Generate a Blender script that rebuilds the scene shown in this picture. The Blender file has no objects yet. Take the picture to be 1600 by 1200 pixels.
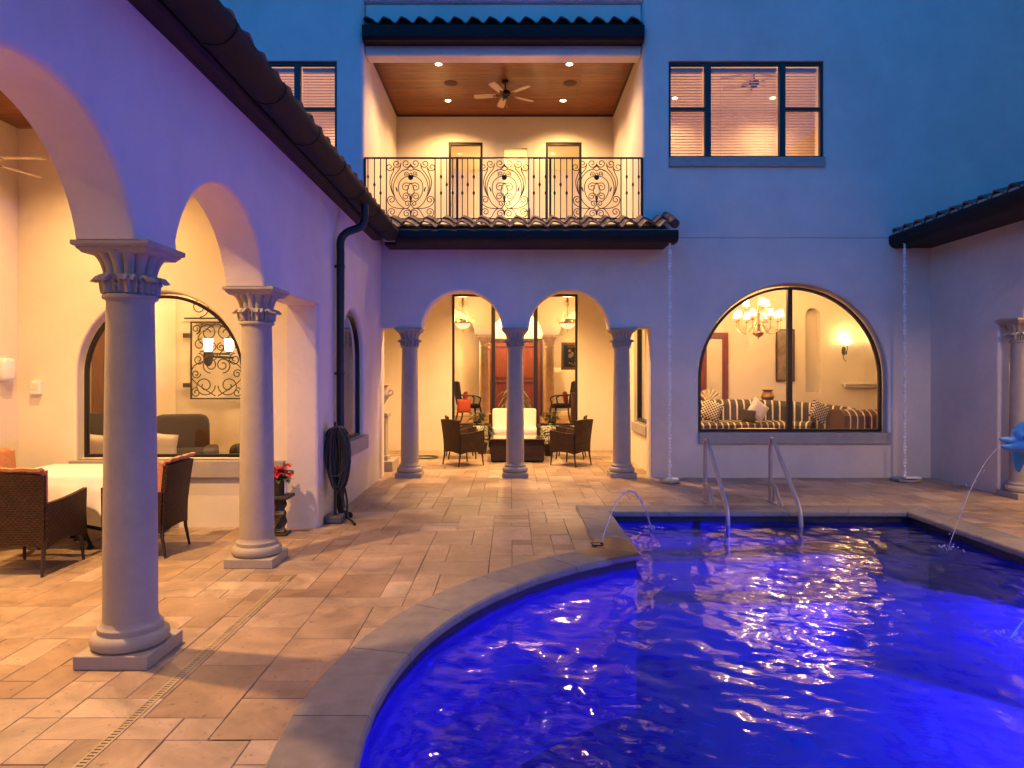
import bpy, bmesh, math, random
import numpy as np
from mathutils import Vector, Matrix
from mathutils.geometry import tessellate_polygon
R = math.radians
PI = math.pi
rnd = random.Random(7)
scene = bpy.context.scene
col = scene.collection

# ------------------------------------------------------------------ materials
def nodes(m):
    m.use_nodes = True
    return m.node_tree, m.node_tree.nodes, m.node_tree.links

def pmat(name, color, rough=.6, metal=0., spec=.5, mott=None, bump=None, fine=None, coat=0., stretch=None, sheen=0.):
    """mott=(scale, amount): colour mottling. bump=(scale, strength, distance). fine = second bump."""
    m = bpy.data.materials.new(name)
    t, n, l = nodes(m)
    b = n['Principled BSDF']
    b.inputs['Base Color'].default_value = (*color, 1)
    b.inputs['Roughness'].default_value = rough
    b.inputs['Metallic'].default_value = metal
    b.inputs['Specular IOR Level'].default_value = spec
    b.inputs['Coat Weight'].default_value = coat
    tc = n.new('ShaderNodeTexCoord')
    vec = tc.outputs['Object']
    if stretch:
        mp = n.new('ShaderNodeMapping'); mp.inputs['Scale'].default_value = stretch
        l.new(vec, mp.inputs['Vector']); vec = mp.outputs['Vector']
    if mott:
        nz = n.new('ShaderNodeTexNoise'); nz.inputs['Scale'].default_value = mott[0]; nz.inputs['Detail'].default_value = 6
        nz.inputs['Roughness'].default_value = .65
        l.new(vec, nz.inputs['Vector'])
        cr = n.new('ShaderNodeMapRange'); cr.inputs['From Min'].default_value = .3; cr.inputs['From Max'].default_value = .7
        cr.inputs['To Min'].default_value = 1 - mott[1]; cr.inputs['To Max'].default_value = 1 + mott[1]
        l.new(nz.outputs['Fac'], cr.inputs['Value'])
        mx = n.new('ShaderNodeMix'); mx.data_type = 'RGBA'; mx.blend_type = 'MULTIPLY'; mx.inputs['Factor'].default_value = 1
        mx.inputs['A'].default_value = (*color, 1)
        l.new(cr.outputs['Result'], mx.inputs['B']); l.new(mx.outputs['Result'], b.inputs['Base Color'])
    prev = None
    for bp in (bump, fine):
        if bp:
            nb = n.new('ShaderNodeTexNoise'); nb.inputs['Scale'].default_value = bp[0]; nb.inputs['Detail'].default_value = 4
            l.new(vec, nb.inputs['Vector'])
            bm_ = n.new('ShaderNodeBump'); bm_.inputs['Strength'].default_value = bp[1]; bm_.inputs['Distance'].default_value = bp[2]
            l.new(nb.outputs['Fac'], bm_.inputs['Height'])
            if prev: l.new(prev, bm_.inputs['Normal'])
            prev = bm_.outputs['Normal']
    if prev: l.new(prev, b.inputs['Normal'])
    return m

LS = .125            # lamp level that goes with the +3 exposure
def emat(name, color, strength, sample=False):
    m = bpy.data.materials.new(name)
    t, n, l = nodes(m)
    b = n['Principled BSDF']
    b.inputs['Base Color'].default_value = (.8, .75, .65, 1)
    b.inputs['Roughness'].default_value = .4
    b.inputs['Emission Color'].default_value = (*color, 1)
    b.inputs['Emission Strength'].default_value = strength * LS
    if not sample: m.cycles.emission_sampling = 'NONE'
    return m

def glassmat(name, tint=(1, 1, 1), ior=1.45, rough=0.0):
    m = bpy.data.materials.new(name)
    t, n, l = nodes(m)
    out = n['Material Output']
    n.remove(n['Principled BSDF'])
    tr = n.new('ShaderNodeBsdfTransparent'); tr.inputs['Color'].default_value = (*tint, 1)
    gl = n.new('ShaderNodeBsdfGlossy'); gl.inputs['Roughness'].default_value = rough
    fr = n.new('ShaderNodeFresnel'); fr.inputs['IOR'].default_value = ior
    mx = n.new('ShaderNodeMixShader')
    l.new(fr.outputs['Fac'], mx.inputs['Fac']); l.new(tr.outputs['BSDF'], mx.inputs[1]); l.new(gl.outputs['BSDF'], mx.inputs[2])
    l.new(mx.outputs['Shader'], out.inputs['Surface'])
    return m

def wickermat(name, color):
    m = bpy.data.materials.new(name)
    t, n, l = nodes(m)
    b = n['Principled BSDF']; b.inputs['Roughness'].default_value = .6; b.inputs['Specular IOR Level'].default_value = .25
    tc = n.new('ShaderNodeTexCoord')
    w1 = n.new('ShaderNodeTexWave'); w1.bands_direction = 'Z'; w1.inputs['Scale'].default_value = 16; w1.inputs['Distortion'].default_value = .6
    w2 = n.new('ShaderNodeTexChecker'); w2.inputs['Scale'].default_value = 46
    l.new(tc.outputs['Object'], w1.inputs['Vector']); l.new(tc.outputs['Object'], w2.inputs['Vector'])
    ad = n.new('ShaderNodeMath'); ad.operation = 'MULTIPLY_ADD'; ad.inputs[1].default_value = .6
    l.new(w1.outputs['Fac'], ad.inputs[0]); l.new(w2.outputs['Fac'], ad.inputs[2])
    nz = n.new('ShaderNodeTexNoise'); nz.inputs['Scale'].default_value = 14; l.new(tc.outputs['Object'], nz.inputs['Vector'])
    mul = n.new('ShaderNodeMath'); mul.operation = 'MULTIPLY'; l.new(ad.outputs[0], mul.inputs[0]); l.new(nz.outputs['Fac'], mul.inputs[1])
    rp = n.new('ShaderNodeValToRGB')
    rp.color_ramp.elements[0].color = (*[c * .45 for c in color], 1); rp.color_ramp.elements[1].color = (*[c * 1.5 for c in color], 1)
    l.new(mul.outputs[0], rp.inputs['Fac']); l.new(rp.outputs['Color'], b.inputs['Base Color'])
    bu = n.new('ShaderNodeBump'); bu.inputs['Strength'].default_value = .7; bu.inputs['Distance'].default_value = .004
    l.new(ad.outputs[0], bu.inputs['Height']); l.new(bu.outputs['Normal'], b.inputs['Normal'])
    return m

M = {}
M['stucco'] = pmat('stucco', (.70, .60, .505), .9, spec=.2, mott=(1.1, .09), bump=(6, .32, .025), fine=(55, .35, .005))
M['stucco_in'] = pmat('stucco_interior', (.76, .66, .50), .9, spec=.2, mott=(2.0, .05), bump=(9, .2, .01), fine=(80, .15, .003))
M['plaster'] = pmat('plaster', (.78, .70, .56), .8, spec=.2, mott=(1.5, .04), bump=(40, .1, .003))
M['stone'] = pmat('cast_stone', (.37, .315, .26), .75, spec=.25, mott=(5, .08), bump=(38, .4, .004), fine=(160, .35, .0015))
M['blind'] = pmat('blind_slat', (.50, .34, .24), .5)
M['peach'] = pmat('peach_wall', (.74, .56, .42), .8, mott=(2, .04))
M['sill'] = pmat('sill_stone', (.36, .31, .27), .8, mott=(6, .1), bump=(60, .2, .003))
M['bronze'] = pmat('bronze_frame', (.025, .018, .015), .35, metal=.3)
M['gutter'] = pmat('brown_gutter', (.016, .009, .008), .6, spec=.2, mott=(5, .15))
M['fascia'] = pmat('brown_fascia', (.036, .018, .014), .65, spec=.25, mott=(8, .15))
M['bird'] = pmat('mortar', (.42, .38, .36), .9, mott=(12, .15))
M['iron'] = pmat('wrought_iron', (.012, .010, .009), .5, metal=.2, bump=(60, .2, .002))
M['pipe'] = pmat('downspout', (.018, .015, .016), .4, metal=.2)
M['steel'] = pmat('steel', (.46, .39, .35), .42, metal=.6, mott=(20, .08))
M['white'] = pmat('white_paint', (.78, .76, .72), .5)
M['cream_paint'] = pmat('cream_paint', (.72, .65, .5), .5)
M['wicker'] = wickermat('dark_wicker', (.045, .022, .012))
M['wickleg'] = pmat('dark_metal_leg', (.03, .02, .016), .4)
M['cloth'] = pmat('white_cloth', (.80, .77, .72), .9, mott=(5, .03), bump=(18, .25, .01), fine=(300, .2, .001))
M['cush'] = pmat('cream_cushion', (.78, .72, .6), .9, bump=(10, .2, .01), fine=(250, .3, .001))
M['orange'] = pmat('orange_fabric', (.56, .24, .125), .95, mott=(30, .2), bump=(90, .6, .006))
M['orangepil'] = pmat('orange_pillow', (.75, .13, .04), .85, mott=(12, .12), bump=(80, .3, .002))
M['darkfab'] = pmat('dark_fabric', (.020, .012, .007), .8, mott=(10, .2), bump=(60, .3, .003))
M['sofadark'] = pmat('sofa_dark', (.06, .045, .028), .7, mott=(16, .2), bump=(120, .2, .001))
M['sofacream'] = pmat('sofa_cream', (.72, .62, .42), .7, mott=(16, .1), bump=(120, .2, .001))
M['sofabrown'] = pmat('sofa_brown', (.075, .030, .016), .6, mott=(16, .2))
M['copper'] = pmat('copper', (.50, .19, .09), .3, metal=.8)
M['brass'] = pmat('brass', (.62, .46, .24), .3, metal=.8)
M['drain'] = pmat('drain_brass', (.40, .30, .17), .5, mott=(9, .25), bump=(40, .2, .002))
M['darkgap'] = pmat('dark_gap', (.03, .025, .02), .9)
M['marble'] = pmat('gold_marble', (.66, .46, .22), .25, mott=(5, .22))
M['redwood'] = pmat('mahogany', (.20, .050, .018), .3, mott=(4, .35), stretch=(8, 8, .6))
M['darkwood'] = pmat('dark_wood', (.07, .03, .018), .4, mott=(4, .3), stretch=(6, 6, 1))
M['ceilwood'] = None
M['leaf'] = pmat('leaf', (.06, .10, .035), .5, mott=(20, .4))
M['palm'] = pmat('pale_leaf', (.24, .26, .13), .5, mott=(20, .3))
M['red'] = pmat('red_bract', (.55, .012, .02), .5, mott=(30, .25))
M['pot'] = pmat('dark_pot', (.035, .028, .024), .5, mott=(12, .25), bump=(30, .3, .004))
M['clay'] = pmat('clay_pot', (.30, .13, .07), .8, mott=(12, .15))
M['rubber'] = pmat('black_rubber', (.012, .012, .014), .45)
M['greyplastic'] = pmat('grey_plastic', (.08, .08, .09), .6, mott=(10, .2))
M['dolphin'] = pmat('dolphin_blue', (.035, .20, .50), .45, mott=(7, .12), coat=.2)
M['dolphinbelly'] = pmat('dolphin_bright', (.01, .24, .70), .45, mott=(7, .08), coat=.2)
M['eye'] = pmat('eye_black', (.01, .01, .012), .2)
M['tag'] = pmat('paper_tag', (.75, .73, .70), .6)
M['woodfloor'] = pmat('wood_floor', (.30, .15, .06), .25, mott=(3, .3), stretch=(10, 1, 1))
M['glass'] = glassmat('window_glass', (.97, .97, .95), 1.62)
M['goldframe'] = pmat('gold_frame', (.28, .15, .05), .4, metal=.3, bump=(40, .5, .006))
M['canvasdark'] = pmat('canvas_dark', (.03, .022, .02), .5, mott=(6, .4))
M['petal'] = pmat('petal', (.70, .55, .50), .7, mott=(9, .2))
M['blade'] = pmat('pale_wood_blade', (.56, .44, .30), .5, mott=(4, .12), stretch=(1, 8, 1))
M['grille'] = pmat('speaker_grille', (.07, .035, .02), .7)
M['hosegreen'] = pmat('hose_green', (.06, .10, .06), .5)
M['chain'] = pmat('pale_chain', (.80, .77, .74), .5, metal=.1)
M['bulb'] = emat('lamp_glow', (1., .80, .50), 14)
M['shade'] = emat('shade_glow', (1., .74, .40), 5)
M['alabaster'] = emat('alabaster_glow', (1., .72, .42), 1.1)
M['poollens'] = emat('pool_lens', (.10, .06, 1.), 6)

def ceilwood():
    m = bpy.data.materials.new('plank_ceiling')
    t, n, l = nodes(m); b = n['Principled BSDF']; b.inputs['Roughness'].default_value = .32
    tc = n.new('ShaderNodeTexCoord')
    br = n.new('ShaderNodeTexBrick'); br.inputs['Scale'].default_value = 1
    br.inputs['Brick Width'].default_value = 2.6; br.inputs['Row Height'].default_value = .11; br.inputs['Mortar Size'].default_value = .004
    br.inputs['Color1'].default_value = (.20, .066, .020, 1); br.inputs['Color2'].default_value = (.30, .105, .033, 1); br.inputs['Mortar'].default_value = (.04, .014, .006, 1)
    l.new(tc.outputs['Object'], br.inputs['Vector'])
    mp = n.new('ShaderNodeMapping'); mp.inputs['Scale'].default_value = (1.2, 14, 1); l.new(tc.outputs['Object'], mp.inputs['Vector'])
    nz = n.new('ShaderNodeTexNoise'); nz.inputs['Scale'].default_value = 2.5; nz.inputs['Detail'].default_value = 8; l.new(mp.outputs['Vector'], nz.inputs['Vector'])
    cr = n.new('ShaderNodeMapRange'); cr.inputs['From Min'].default_value = .3; cr.inputs['From Max'].default_value = .7; cr.inputs['To Min'].default_value = .55; cr.inputs['To Max'].default_value = 1.3
    l.new(nz.outputs['Fac'], cr.inputs['Value'])
    mx = n.new('ShaderNodeMix'); mx.data_type = 'RGBA'; mx.blend_type = 'MULTIPLY'; mx.inputs['Factor'].default_value = 1
    l.new(br.outputs['Color'], mx.inputs['A']); l.new(cr.outputs['Result'], mx.inputs['B']); l.new(mx.outputs['Result'], b.inputs['Base Color'])
    bu = n.new('ShaderNodeBump'); bu.inputs['Strength'].default_value = .4; bu.inputs['Distance'].default_value = .006
    l.new(br.outputs['Fac'], bu.inputs['Height']); bu.invert = True; l.new(bu.outputs['Normal'], b.inputs['Normal'])
    return m
M['ceilwood'] = ceilwood()

def pavermat():
    m = bpy.data.materials.new('travertine_paver')
    t, n, l = nodes(m); b = n['Principled BSDF']
    tc = n.new('ShaderNodeTexCoord'); ge = n.new('ShaderNodeNewGeometry')
    rp = n.new('ShaderNodeValToRGB'); e = rp.color_ramp.elements
    e[0].position = 0; e[0].color = (.30, .185, .115, 1); e[1].position = 1; e[1].color = (.48, .355, .245, 1)
    for p, c in ((.25, (.375, .25, .16, 1)), (.5, (.43, .30, .20, 1)), (.75, (.38, .26, .18, 1))):
        x = e.new(p); x.color = c
    l.new(ge.outputs['Random Per Island'], rp.inputs['Fac'])
    nz = n.new('ShaderNodeTexNoise'); nz.inputs['Scale'].default_value = 2.6; nz.inputs['Detail'].default_value = 10; nz.inputs['Roughness'].default_value = .68; nz.inputs['Distortion'].default_value = .8
    ad = n.new('ShaderNodeVectorMath'); ad.operation = 'MULTIPLY_ADD'; ad.inputs[1].default_value = (1, 1, 1)
    cmb = n.new('ShaderNodeCombineXYZ'); sc_ = n.new('ShaderNodeMath'); sc_.operation = 'MULTIPLY'; sc_.inputs[1].default_value = 40
    l.new(ge.outputs['Random Per Island'], sc_.inputs[0]); l.new(sc_.outputs[0], cmb.inputs['Z'])
    l.new(tc.outputs['Object'], ad.inputs[0]); l.new(cmb.outputs[0], ad.inputs[2]); l.new(ad.outputs[0], nz.inputs['Vector'])
    cr = n.new('ShaderNodeMapRange'); cr.inputs['From Min'].default_value = .3; cr.inputs['From Max'].default_value = .7; cr.inputs['To Min'].default_value = .58; cr.inputs['To Max'].default_value = 1.28
    l.new(nz.outputs['Fac'], cr.inputs['Value'])
    mx = n.new('ShaderNodeMix'); mx.data_type = 'RGBA'; mx.blend_type = 'MULTIPLY'; mx.inputs['Factor'].default_value = 1
    l.new(rp.outputs['Color'], mx.inputs['A']); l.new(cr.outputs['Result'], mx.inputs['B'])
    # pits and larger worn stains
    vo = n.new('ShaderNodeTexNoise'); vo.inputs['Scale'].default_value = 26; vo.inputs['Detail'].default_value = 3; l.new(ad.outputs[0], vo.inputs['Vector'])
    pr = n.new('ShaderNodeMapRange'); pr.inputs['From Min'].default_value = .28; pr.inputs['From Max'].default_value = .36; pr.inputs['To Min'].default_value = .6; pr.inputs['To Max'].default_value = 1
    l.new(vo.outputs['Fac'], pr.inputs['Value'])
    st = n.new('ShaderNodeTexNoise'); st.inputs['Scale'].default_value = .9; st.inputs['Detail'].default_value = 5; l.new(tc.outputs['Object'], st.inputs['Vector'])
    sr = n.new('ShaderNodeMapRange'); sr.inputs['From Min'].default_value = .35; sr.inputs['From Max'].default_value = .65; sr.inputs['To Min'].default_value = .78; sr.inputs['To Max'].default_value = 1.12
    l.new(st.outputs['Fac'], sr.inputs['Value'])
    m2 = n.new('ShaderNodeMath'); m2.operation = 'MULTIPLY'; l.new(pr.outputs['Result'], m2.inputs[0]); l.new(sr.outputs['Result'], m2.inputs[1])
    mx2 = n.new('ShaderNodeMix'); mx2.data_type = 'RGBA'; mx2.blend_type = 'MULTIPLY'; mx2.inputs['Factor'].default_value = 1
    l.new(mx.outputs['Result'], mx2.inputs['A']); l.new(m2.outputs[0], mx2.inputs['B']); l.new(mx2.outputs['Result'], b.inputs['Base Color'])
    rr = n.new('ShaderNodeMapRange'); rr.inputs['To Min'].default_value = .30; rr.inputs['To Max'].default_value = .62; l.new(nz.outputs['Fac'], rr.inputs['Value']); l.new(rr.outputs['Result'], b.inputs['Roughness'])
    bu = n.new('ShaderNodeBump'); bu.inputs['Strength'].default_value = .5; bu.inputs['Distance'].default_value = .005
    l.new(m2.outputs[0], bu.inputs['Height'])
    bu2 = n.new('ShaderNodeBump'); bu2.inputs['Strength'].default_value = .35; bu2.inputs['Distance'].default_value = .006
    l.new(nz.outputs['Fac'], bu2.inputs['Height']); l.new(bu.outputs['Normal'], bu2.inputs['Normal']); l.new(bu2.outputs['Normal'], b.inputs['Normal'])
    return m
M['paver'] = pavermat()

def copingmat():
    m = bpy.data.materials.new('coping_stone')
    t, n, l = nodes(m); b = n['Principled BSDF']
    tc = n.new('ShaderNodeTexCoord'); ge = n.new('ShaderNodeNewGeometry')
    rp = n.new('ShaderNodeValToRGB'); rp.color_ramp.elements[0].color = (.205, .172, .150, 1); rp.color_ramp.elements[1].color = (.25, .215, .190, 1)
    l.new(ge.outputs['Random Per Island'], rp.inputs['Fac'])
    nz = n.new('ShaderNodeTexNoise'); nz.inputs['Scale'].default_value = 9; nz.inputs['Detail'].default_value = 8; l.new(tc.outputs['Object'], nz.inputs['Vector'])
    cr = n.new('ShaderNodeMapRange'); cr.inputs['From Min'].default_value = .3; cr.inputs['From Max'].default_value = .7; cr.inputs['To Min'].default_value = .84; cr.inputs['To Max'].default_value = 1.14
    l.new(nz.outputs['Fac'], cr.inputs['Value'])
    # wet splash stain round the jet nozzle
    ds = n.new('ShaderNodeVectorMath'); ds.operation = 'DISTANCE'; ds.inputs[1].default_value = (1.02, 6.68, 0)
    l.new(tc.outputs['Object'], ds.inputs[0])
    na = n.new('ShaderNodeMath'); na.operation = 'MULTIPLY_ADD'; na.inputs[1].default_value = .25; l.new(nz.outputs['Fac'], na.inputs[0]); l.new(ds.outputs['Value'], na.inputs[2])
    wr = n.new('ShaderNodeMapRange'); wr.inputs['From Min'].default_value = .50; wr.inputs['From Max'].default_value = .56; wr.inputs['To Min'].default_value = 1; wr.inputs['To Max'].default_value = 0
    l.new(na.outputs[0], wr.inputs['Value'])
    mx = n.new('ShaderNodeMix'); mx.data_type = 'RGBA'; mx.blend_type = 'MULTIPLY'; mx.inputs['Factor'].default_value = 1
    l.new(rp.outputs['Color'], mx.inputs['A']); l.new(cr.outputs['Result'], mx.inputs['B'])
    mw = n.new('ShaderNodeMix'); mw.data_type = 'RGBA'; mw.blend_type = 'MULTIPLY'; mw.inputs['B'].default_value = (.62, .42, .24, 1)
    l.new(wr.outputs['Result'], mw.inputs['Factor']); l.new(mx.outputs['Result'], mw.inputs['A']); l.new(mw.outputs['Result'], b.inputs['Base Color'])
    ro = n.new('ShaderNodeMapRange'); ro.inputs['To Min'].default_value = .7; ro.inputs['To Max'].default_value = .3; l.new(wr.outputs['Result'], ro.inputs['Value']); l.new(ro.outputs['Result'], b.inputs['Roughness'])
    bu = n.new('ShaderNodeBump'); bu.inputs['Strength'].default_value = .35; bu.inputs['Distance'].default_value = .006; l.new(nz.outputs['Fac'], bu.inputs['Height']); l.new(bu.outputs['Normal'], b.inputs['Normal'])
    return m
M['coping'] = copingmat()

def tilemat():
    m = bpy.data.materials.new('clay_roof_tile')
    t, n, l = nodes(m); b = n['Principled BSDF']; b.inputs['Roughness'].default_value = .65
    tc = n.new('ShaderNodeTexCoord')
    vo = n.new('ShaderNodeTexVoronoi'); vo.inputs['Scale'].default_value = 3.2; l.new(tc.outputs['Object'], vo.inputs['Vector'])
    rp = n.new('ShaderNodeValToRGB'); e = rp.color_ramp.elements
    e[0].color = (.08, .035, .025, 1); e[1].color = (.30, .13, .075, 1); x = e.new(.5); x.color = (.17, .075, .05, 1)
    l.new(vo.outputs['Color'], rp.inputs['Fac'])
    nz = n.new('ShaderNodeTexNoise'); nz.inputs['Scale'].default_value = 14; nz.inputs['Detail'].default_value = 5; l.new(tc.outputs['Object'], nz.inputs['Vector'])
    cr = n.new('ShaderNodeMapRange'); cr.inputs['To Min'].default_value = .6; cr.inputs['To Max'].default_value = 1.4; l.new(nz.outputs['Fac'], cr.inputs['Value'])
    mx = n.new('ShaderNodeMix'); mx.data_type = 'RGBA'; mx.blend_type = 'MULTIPLY'; mx.inputs['Factor'].default_value = 1
    l.new(rp.outputs['Color'], mx.inputs['A']); l.new(cr.outputs['Result'], mx.inputs['B']); l.new(mx.outputs['Result'], b.inputs['Base Color'])
    return m
M['tile'] = tilemat()

def watermat():
    m = bpy.data.materials.new('pool_water')
    t, n, l = nodes(m); out = n['Material Output']; n.remove(n['Principled BSDF'])
    tc = n.new('ShaderNodeTexCoord')
    mp = n.new('ShaderNodeMapping'); mp.inputs['Scale'].default_value = (1, 1.5, 1); l.new(tc.outputs['Object'], mp.inputs['Vector'])
    nz = n.new('ShaderNodeTexNoise'); nz.inputs['Scale'].default_value = 13; nz.inputs['Detail'].default_value = 2; nz.inputs['Distortion'].default_value = .6; l.new(mp.outputs['Vector'], nz.inputs['Vector'])
    bu = n.new('ShaderNodeBump'); bu.inputs['Strength'].default_value = .16; bu.inputs['Distance'].default_value = .012; l.new(nz.outputs['Fac'], bu.inputs['Height'])
    ta = n.new('ShaderNodeBsdfTransparent'); ta.inputs['Color'].default_value = (.55, .62, .97, 1)
    rf = n.new('ShaderNodeBsdfRefraction'); rf.inputs['Color'].default_value = (.5, .55, .95, 1); rf.inputs['IOR'].default_value = 1.33; rf.inputs['Roughness'].default_value = .22
    l.new(bu.outputs['Normal'], rf.inputs['Normal'])
    tr = n.new('ShaderNodeMixShader'); tr.inputs['Fac'].default_value = .48; l.new(ta.outputs[0], tr.inputs[1]); l.new(rf.outputs[0], tr.inputs[2])
    gl = n.new('ShaderNodeBsdfGlossy'); gl.inputs['Roughness'].default_value = .0; l.new(bu.outputs['Normal'], gl.inputs['Normal'])
    fr = n.new('ShaderNodeFresnel'); fr.inputs['IOR'].default_value = 1.6; l.new(bu.outputs['Normal'], fr.inputs['Normal'])
    mx = n.new('ShaderNodeMixShader'); l.new(fr.outputs['Fac'], mx.inputs['Fac']); l.new(tr.outputs[0], mx.inputs[1]); l.new(gl.outputs['BSDF'], mx.inputs[2])
    l.new(mx.outputs['Shader'], out.inputs['Surface'])
    return m
M['water'] = watermat()

def jetmat():
    m = bpy.data.materials.new('water_jet')
    t, n, l = nodes(m); out = n['Material Output']; n.remove(n['Principled BSDF'])
    tr = n.new('ShaderNodeBsdfTransparent'); tr.inputs['Color'].default_value = (.95, .97, 1, 1)
    df = n.new('ShaderNodeBsdfDiffuse'); df.inputs['Color'].default_value = (.8, .8, .85, 1)
    gl = n.new('ShaderNodeBsdfGlossy'); gl.inputs['Roughness'].default_value = .1
    m1 = n.new('ShaderNodeMixShader'); m1.inputs['Fac'].default_value = .4; l.new(df.outputs[0], m1.inputs[1]); l.new(gl.outputs[0], m1.inputs[2])
    mx = n.new('ShaderNodeMixShader'); mx.inputs['Fac'].default_value = .5; l.new(tr.outputs[0], mx.inputs[1]); l.new(m1.outputs[0], mx.inputs[2])
    l.new(mx.outputs[0], out.inputs['Surface'])
    return m
M['jet'] = jetmat()
M['poolwall'] = pmat('pool_plaster', (.24, .27, .36), .7, mott=(1.3, .18), bump=(8, .2, .01))
M['pooltile'] = pmat('waterline_tile', (.010, .013, .018), .6, mott=(22, .5))
M['ground'] = pmat('garden_soil', (.07, .065, .04), .95, mott=(3, .3), bump=(10, .4, .03))

# ------------------------------------------------------------------ mesh builder
def wloc(o):
    v = Vector((0, 0, 0))
    while o is not None:
        v += o.location; o = o.parent
    return v

class MB:
    def __init__(s): s.v = []; s.f = []; s.sm = []; s.mi = []
    def add(s, verts, faces, smooth=False, mi=0, mat=None):
        b = len(s.v)
        if mat is not None: verts = [mat @ Vector(p) for p in verts]
        s.v.extend([tuple(p) for p in verts])
        for i, f in enumerate(faces):
            s.f.append([b + k for k in f]); s.sm.append(smooth); s.mi.append(mi[i] if isinstance(mi, list) else mi)
        return s
    def box(s, x0, x1, y0, y1, z0, z1, mat=None, mi=0):
        v = [(x, y, z) for z in (z0, z1) for y in (y0, y1) for x in (x0, x1)]
        return s.add(v, [(0, 2, 3, 1), (4, 5, 7, 6), (0, 1, 5, 4), (2, 6, 7, 3), (0, 4, 6, 2), (1, 3, 7, 5)], False, mi, mat)
    def quad(s, a, b, c, d, mi=0): return s.add([a, b, c, d], [(0, 1, 2, 3)], False, mi)
    def tube(s, path, r, seg=8, caps=True, mat=None, mi=0, flat=None):
        path = [Vector(p) for p in path]; n = len(path)
        rs = r if isinstance(r, (list, tuple)) else [r] * n
        vs = []; up = None
        for i, p in enumerate(path):
            t = (path[min(i + 1, n - 1)] - path[max(i - 1, 0)])
            t = t.normalized() if t.length > 1e-9 else Vector((0, 0, 1))
            if up is None:
                up = Vector((0, 0, 1)) if abs(t.z) < .9 else Vector((1, 0, 0))
            a = t.cross(up)
            if a.length < 1e-6: a = t.cross(Vector((0, 1, 0)))
            a.normalize(); bb = a.cross(t).normalized(); up = bb
            for k in range(seg):
                an = 2 * PI * k / seg
                vs.append(p + (a * math.cos(an) + bb * math.sin(an)) * rs[i])
        fs = [(i * seg + k, i * seg + (k + 1) % seg, (i + 1) * seg + (k + 1) % seg, (i + 1) * seg + k) for i in range(n - 1) for k in range(seg)]
        s.add(vs, fs, True, mi, mat)
        if caps:
            b = len(s.v) - n * seg
            s.f.append([b + k for k in range(seg)][::-1]); s.sm.append(False); s.mi.append(mi)
            s.f.append([b + (n - 1) * seg + k for k in range(seg)]); s.sm.append(False); s.mi.append(mi)
        return s
    def lathe(s, prof, seg=32, c=(0, 0, 0), mod=None, mat=None, mi=0):
        vs = []; n = len(prof)
        for (r, z) in prof:
            for k in range(seg):
                a = 2 * PI * k / seg
                rr = r * (mod(a, z) if mod else 1)
                vs.append((c[0] + rr * math.cos(a), c[1] + rr * math.sin(a), c[2] + z))
        fs = [(i * seg + k, i * seg + (k + 1) % seg, (i + 1) * seg + (k + 1) % seg, (i + 1) * seg + k) for i in range(n - 1) for k in range(seg)]
        s.add(vs, fs, True, mi, mat)
        b = len(s.v) - n * seg
        if prof[0][0] > 1e-4: s.f.append([b + k for k in range(seg)][::-1]); s.sm.append(False); s.mi.append(mi)
        if prof[-1][0] > 1e-4: s.f.append([b + (n - 1) * seg + k for k in range(seg)]); s.sm.append(False); s.mi.append(mi)
        return s
    def prism(s, loop, mp, d0, d1, smooth=False, mi=0):
        n = len(loop)
        tri = tessellate_polygon([[Vector((p[0], p[1], 0)) for p in loop]])
        for d in (d0, d1): s.add([mp(p[0], p[1], d) for p in loop], [tuple(t) for t in tri], False, mi)
        s.add([mp(p[0], p[1], d0) for p in loop] + [mp(p[0], p[1], d1) for p in loop], [(i, (i + 1) % n, n + (i + 1) % n, n + i) for i in range(n)], smooth, mi)
        return s
    def ring(s, outer, inner, mp, d0, d1, closed=True, mi=0):
        n = len(outer); vs = []
        for lp, d in ((outer, d0), (inner, d0), (inner, d1), (outer, d1)): vs += [mp(p[0], p[1], d) for p in lp]
        fs = []
        for i in range(n if closed else n - 1):
            j = (i + 1) % n
            for k in range(4):
                q = (k + 1) % 4
                fs.append((k * n + i, k * n + j, q * n + j, q * n + i))
        return s.add(vs, fs, False, mi)
    def rbox(s, cx, cy, cz, hx, hy, hz, e=.35, n=10, mat=None, mi=0, puff=0):
        """rounded box / cushion"""
        vs = []; fs = []
        def sg(a, p): return math.copysign(abs(a) ** p, a)
        for i in range(n + 1):
            ph = -PI / 2 + PI * i / n
            for k in range(2 * n):
                th = 2 * PI * k / (2 * n)
                vs.append((cx + hx * sg(math.cos(ph), e) * sg(math.cos(th), e), cy + hy * sg(math.cos(ph), e) * sg(math.sin(th), e), cz + hz * sg(math.sin(ph), e)))
        m2 = 2 * n
        for i in range(n):
            for k in range(m2): fs.append((i * m2 + k, i * m2 + (k + 1) % m2, (i + 1) * m2 + (k + 1) % m2, (i + 1) * m2 + k))
        return s.add(vs, fs, True, mi, mat)
    def panel(s, fn, nu, nv, th, mi=0, smooth=True, mat=None):
        """fn(u,v)->(pos, normal) ; thick sheet"""
        vs = []; 
        for side in (0, 1):
            for j in range(nv + 1):
                for i in range(nu + 1):
                    p, nn = fn(i / nu, j / nv); p = Vector(p); nn = Vector(nn).normalized()
                    vs.append(p + nn * (th / 2 if side else -th / 2))
        W = nu + 1; N = W * (nv + 1); fs = []
        for sd in (0, 1):
            for j in range(nv):
                for i in range(nu):
                    q = [sd * N + j * W + i, sd * N + j * W + i + 1, sd * N + (j + 1) * W + i + 1, sd * N + (j + 1) * W + i]
                    fs.append(tuple(q if sd else q[::-1]))
        s.add(vs, fs, smooth, mi, mat)
        b = len(s.v) - 2 * N
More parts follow.
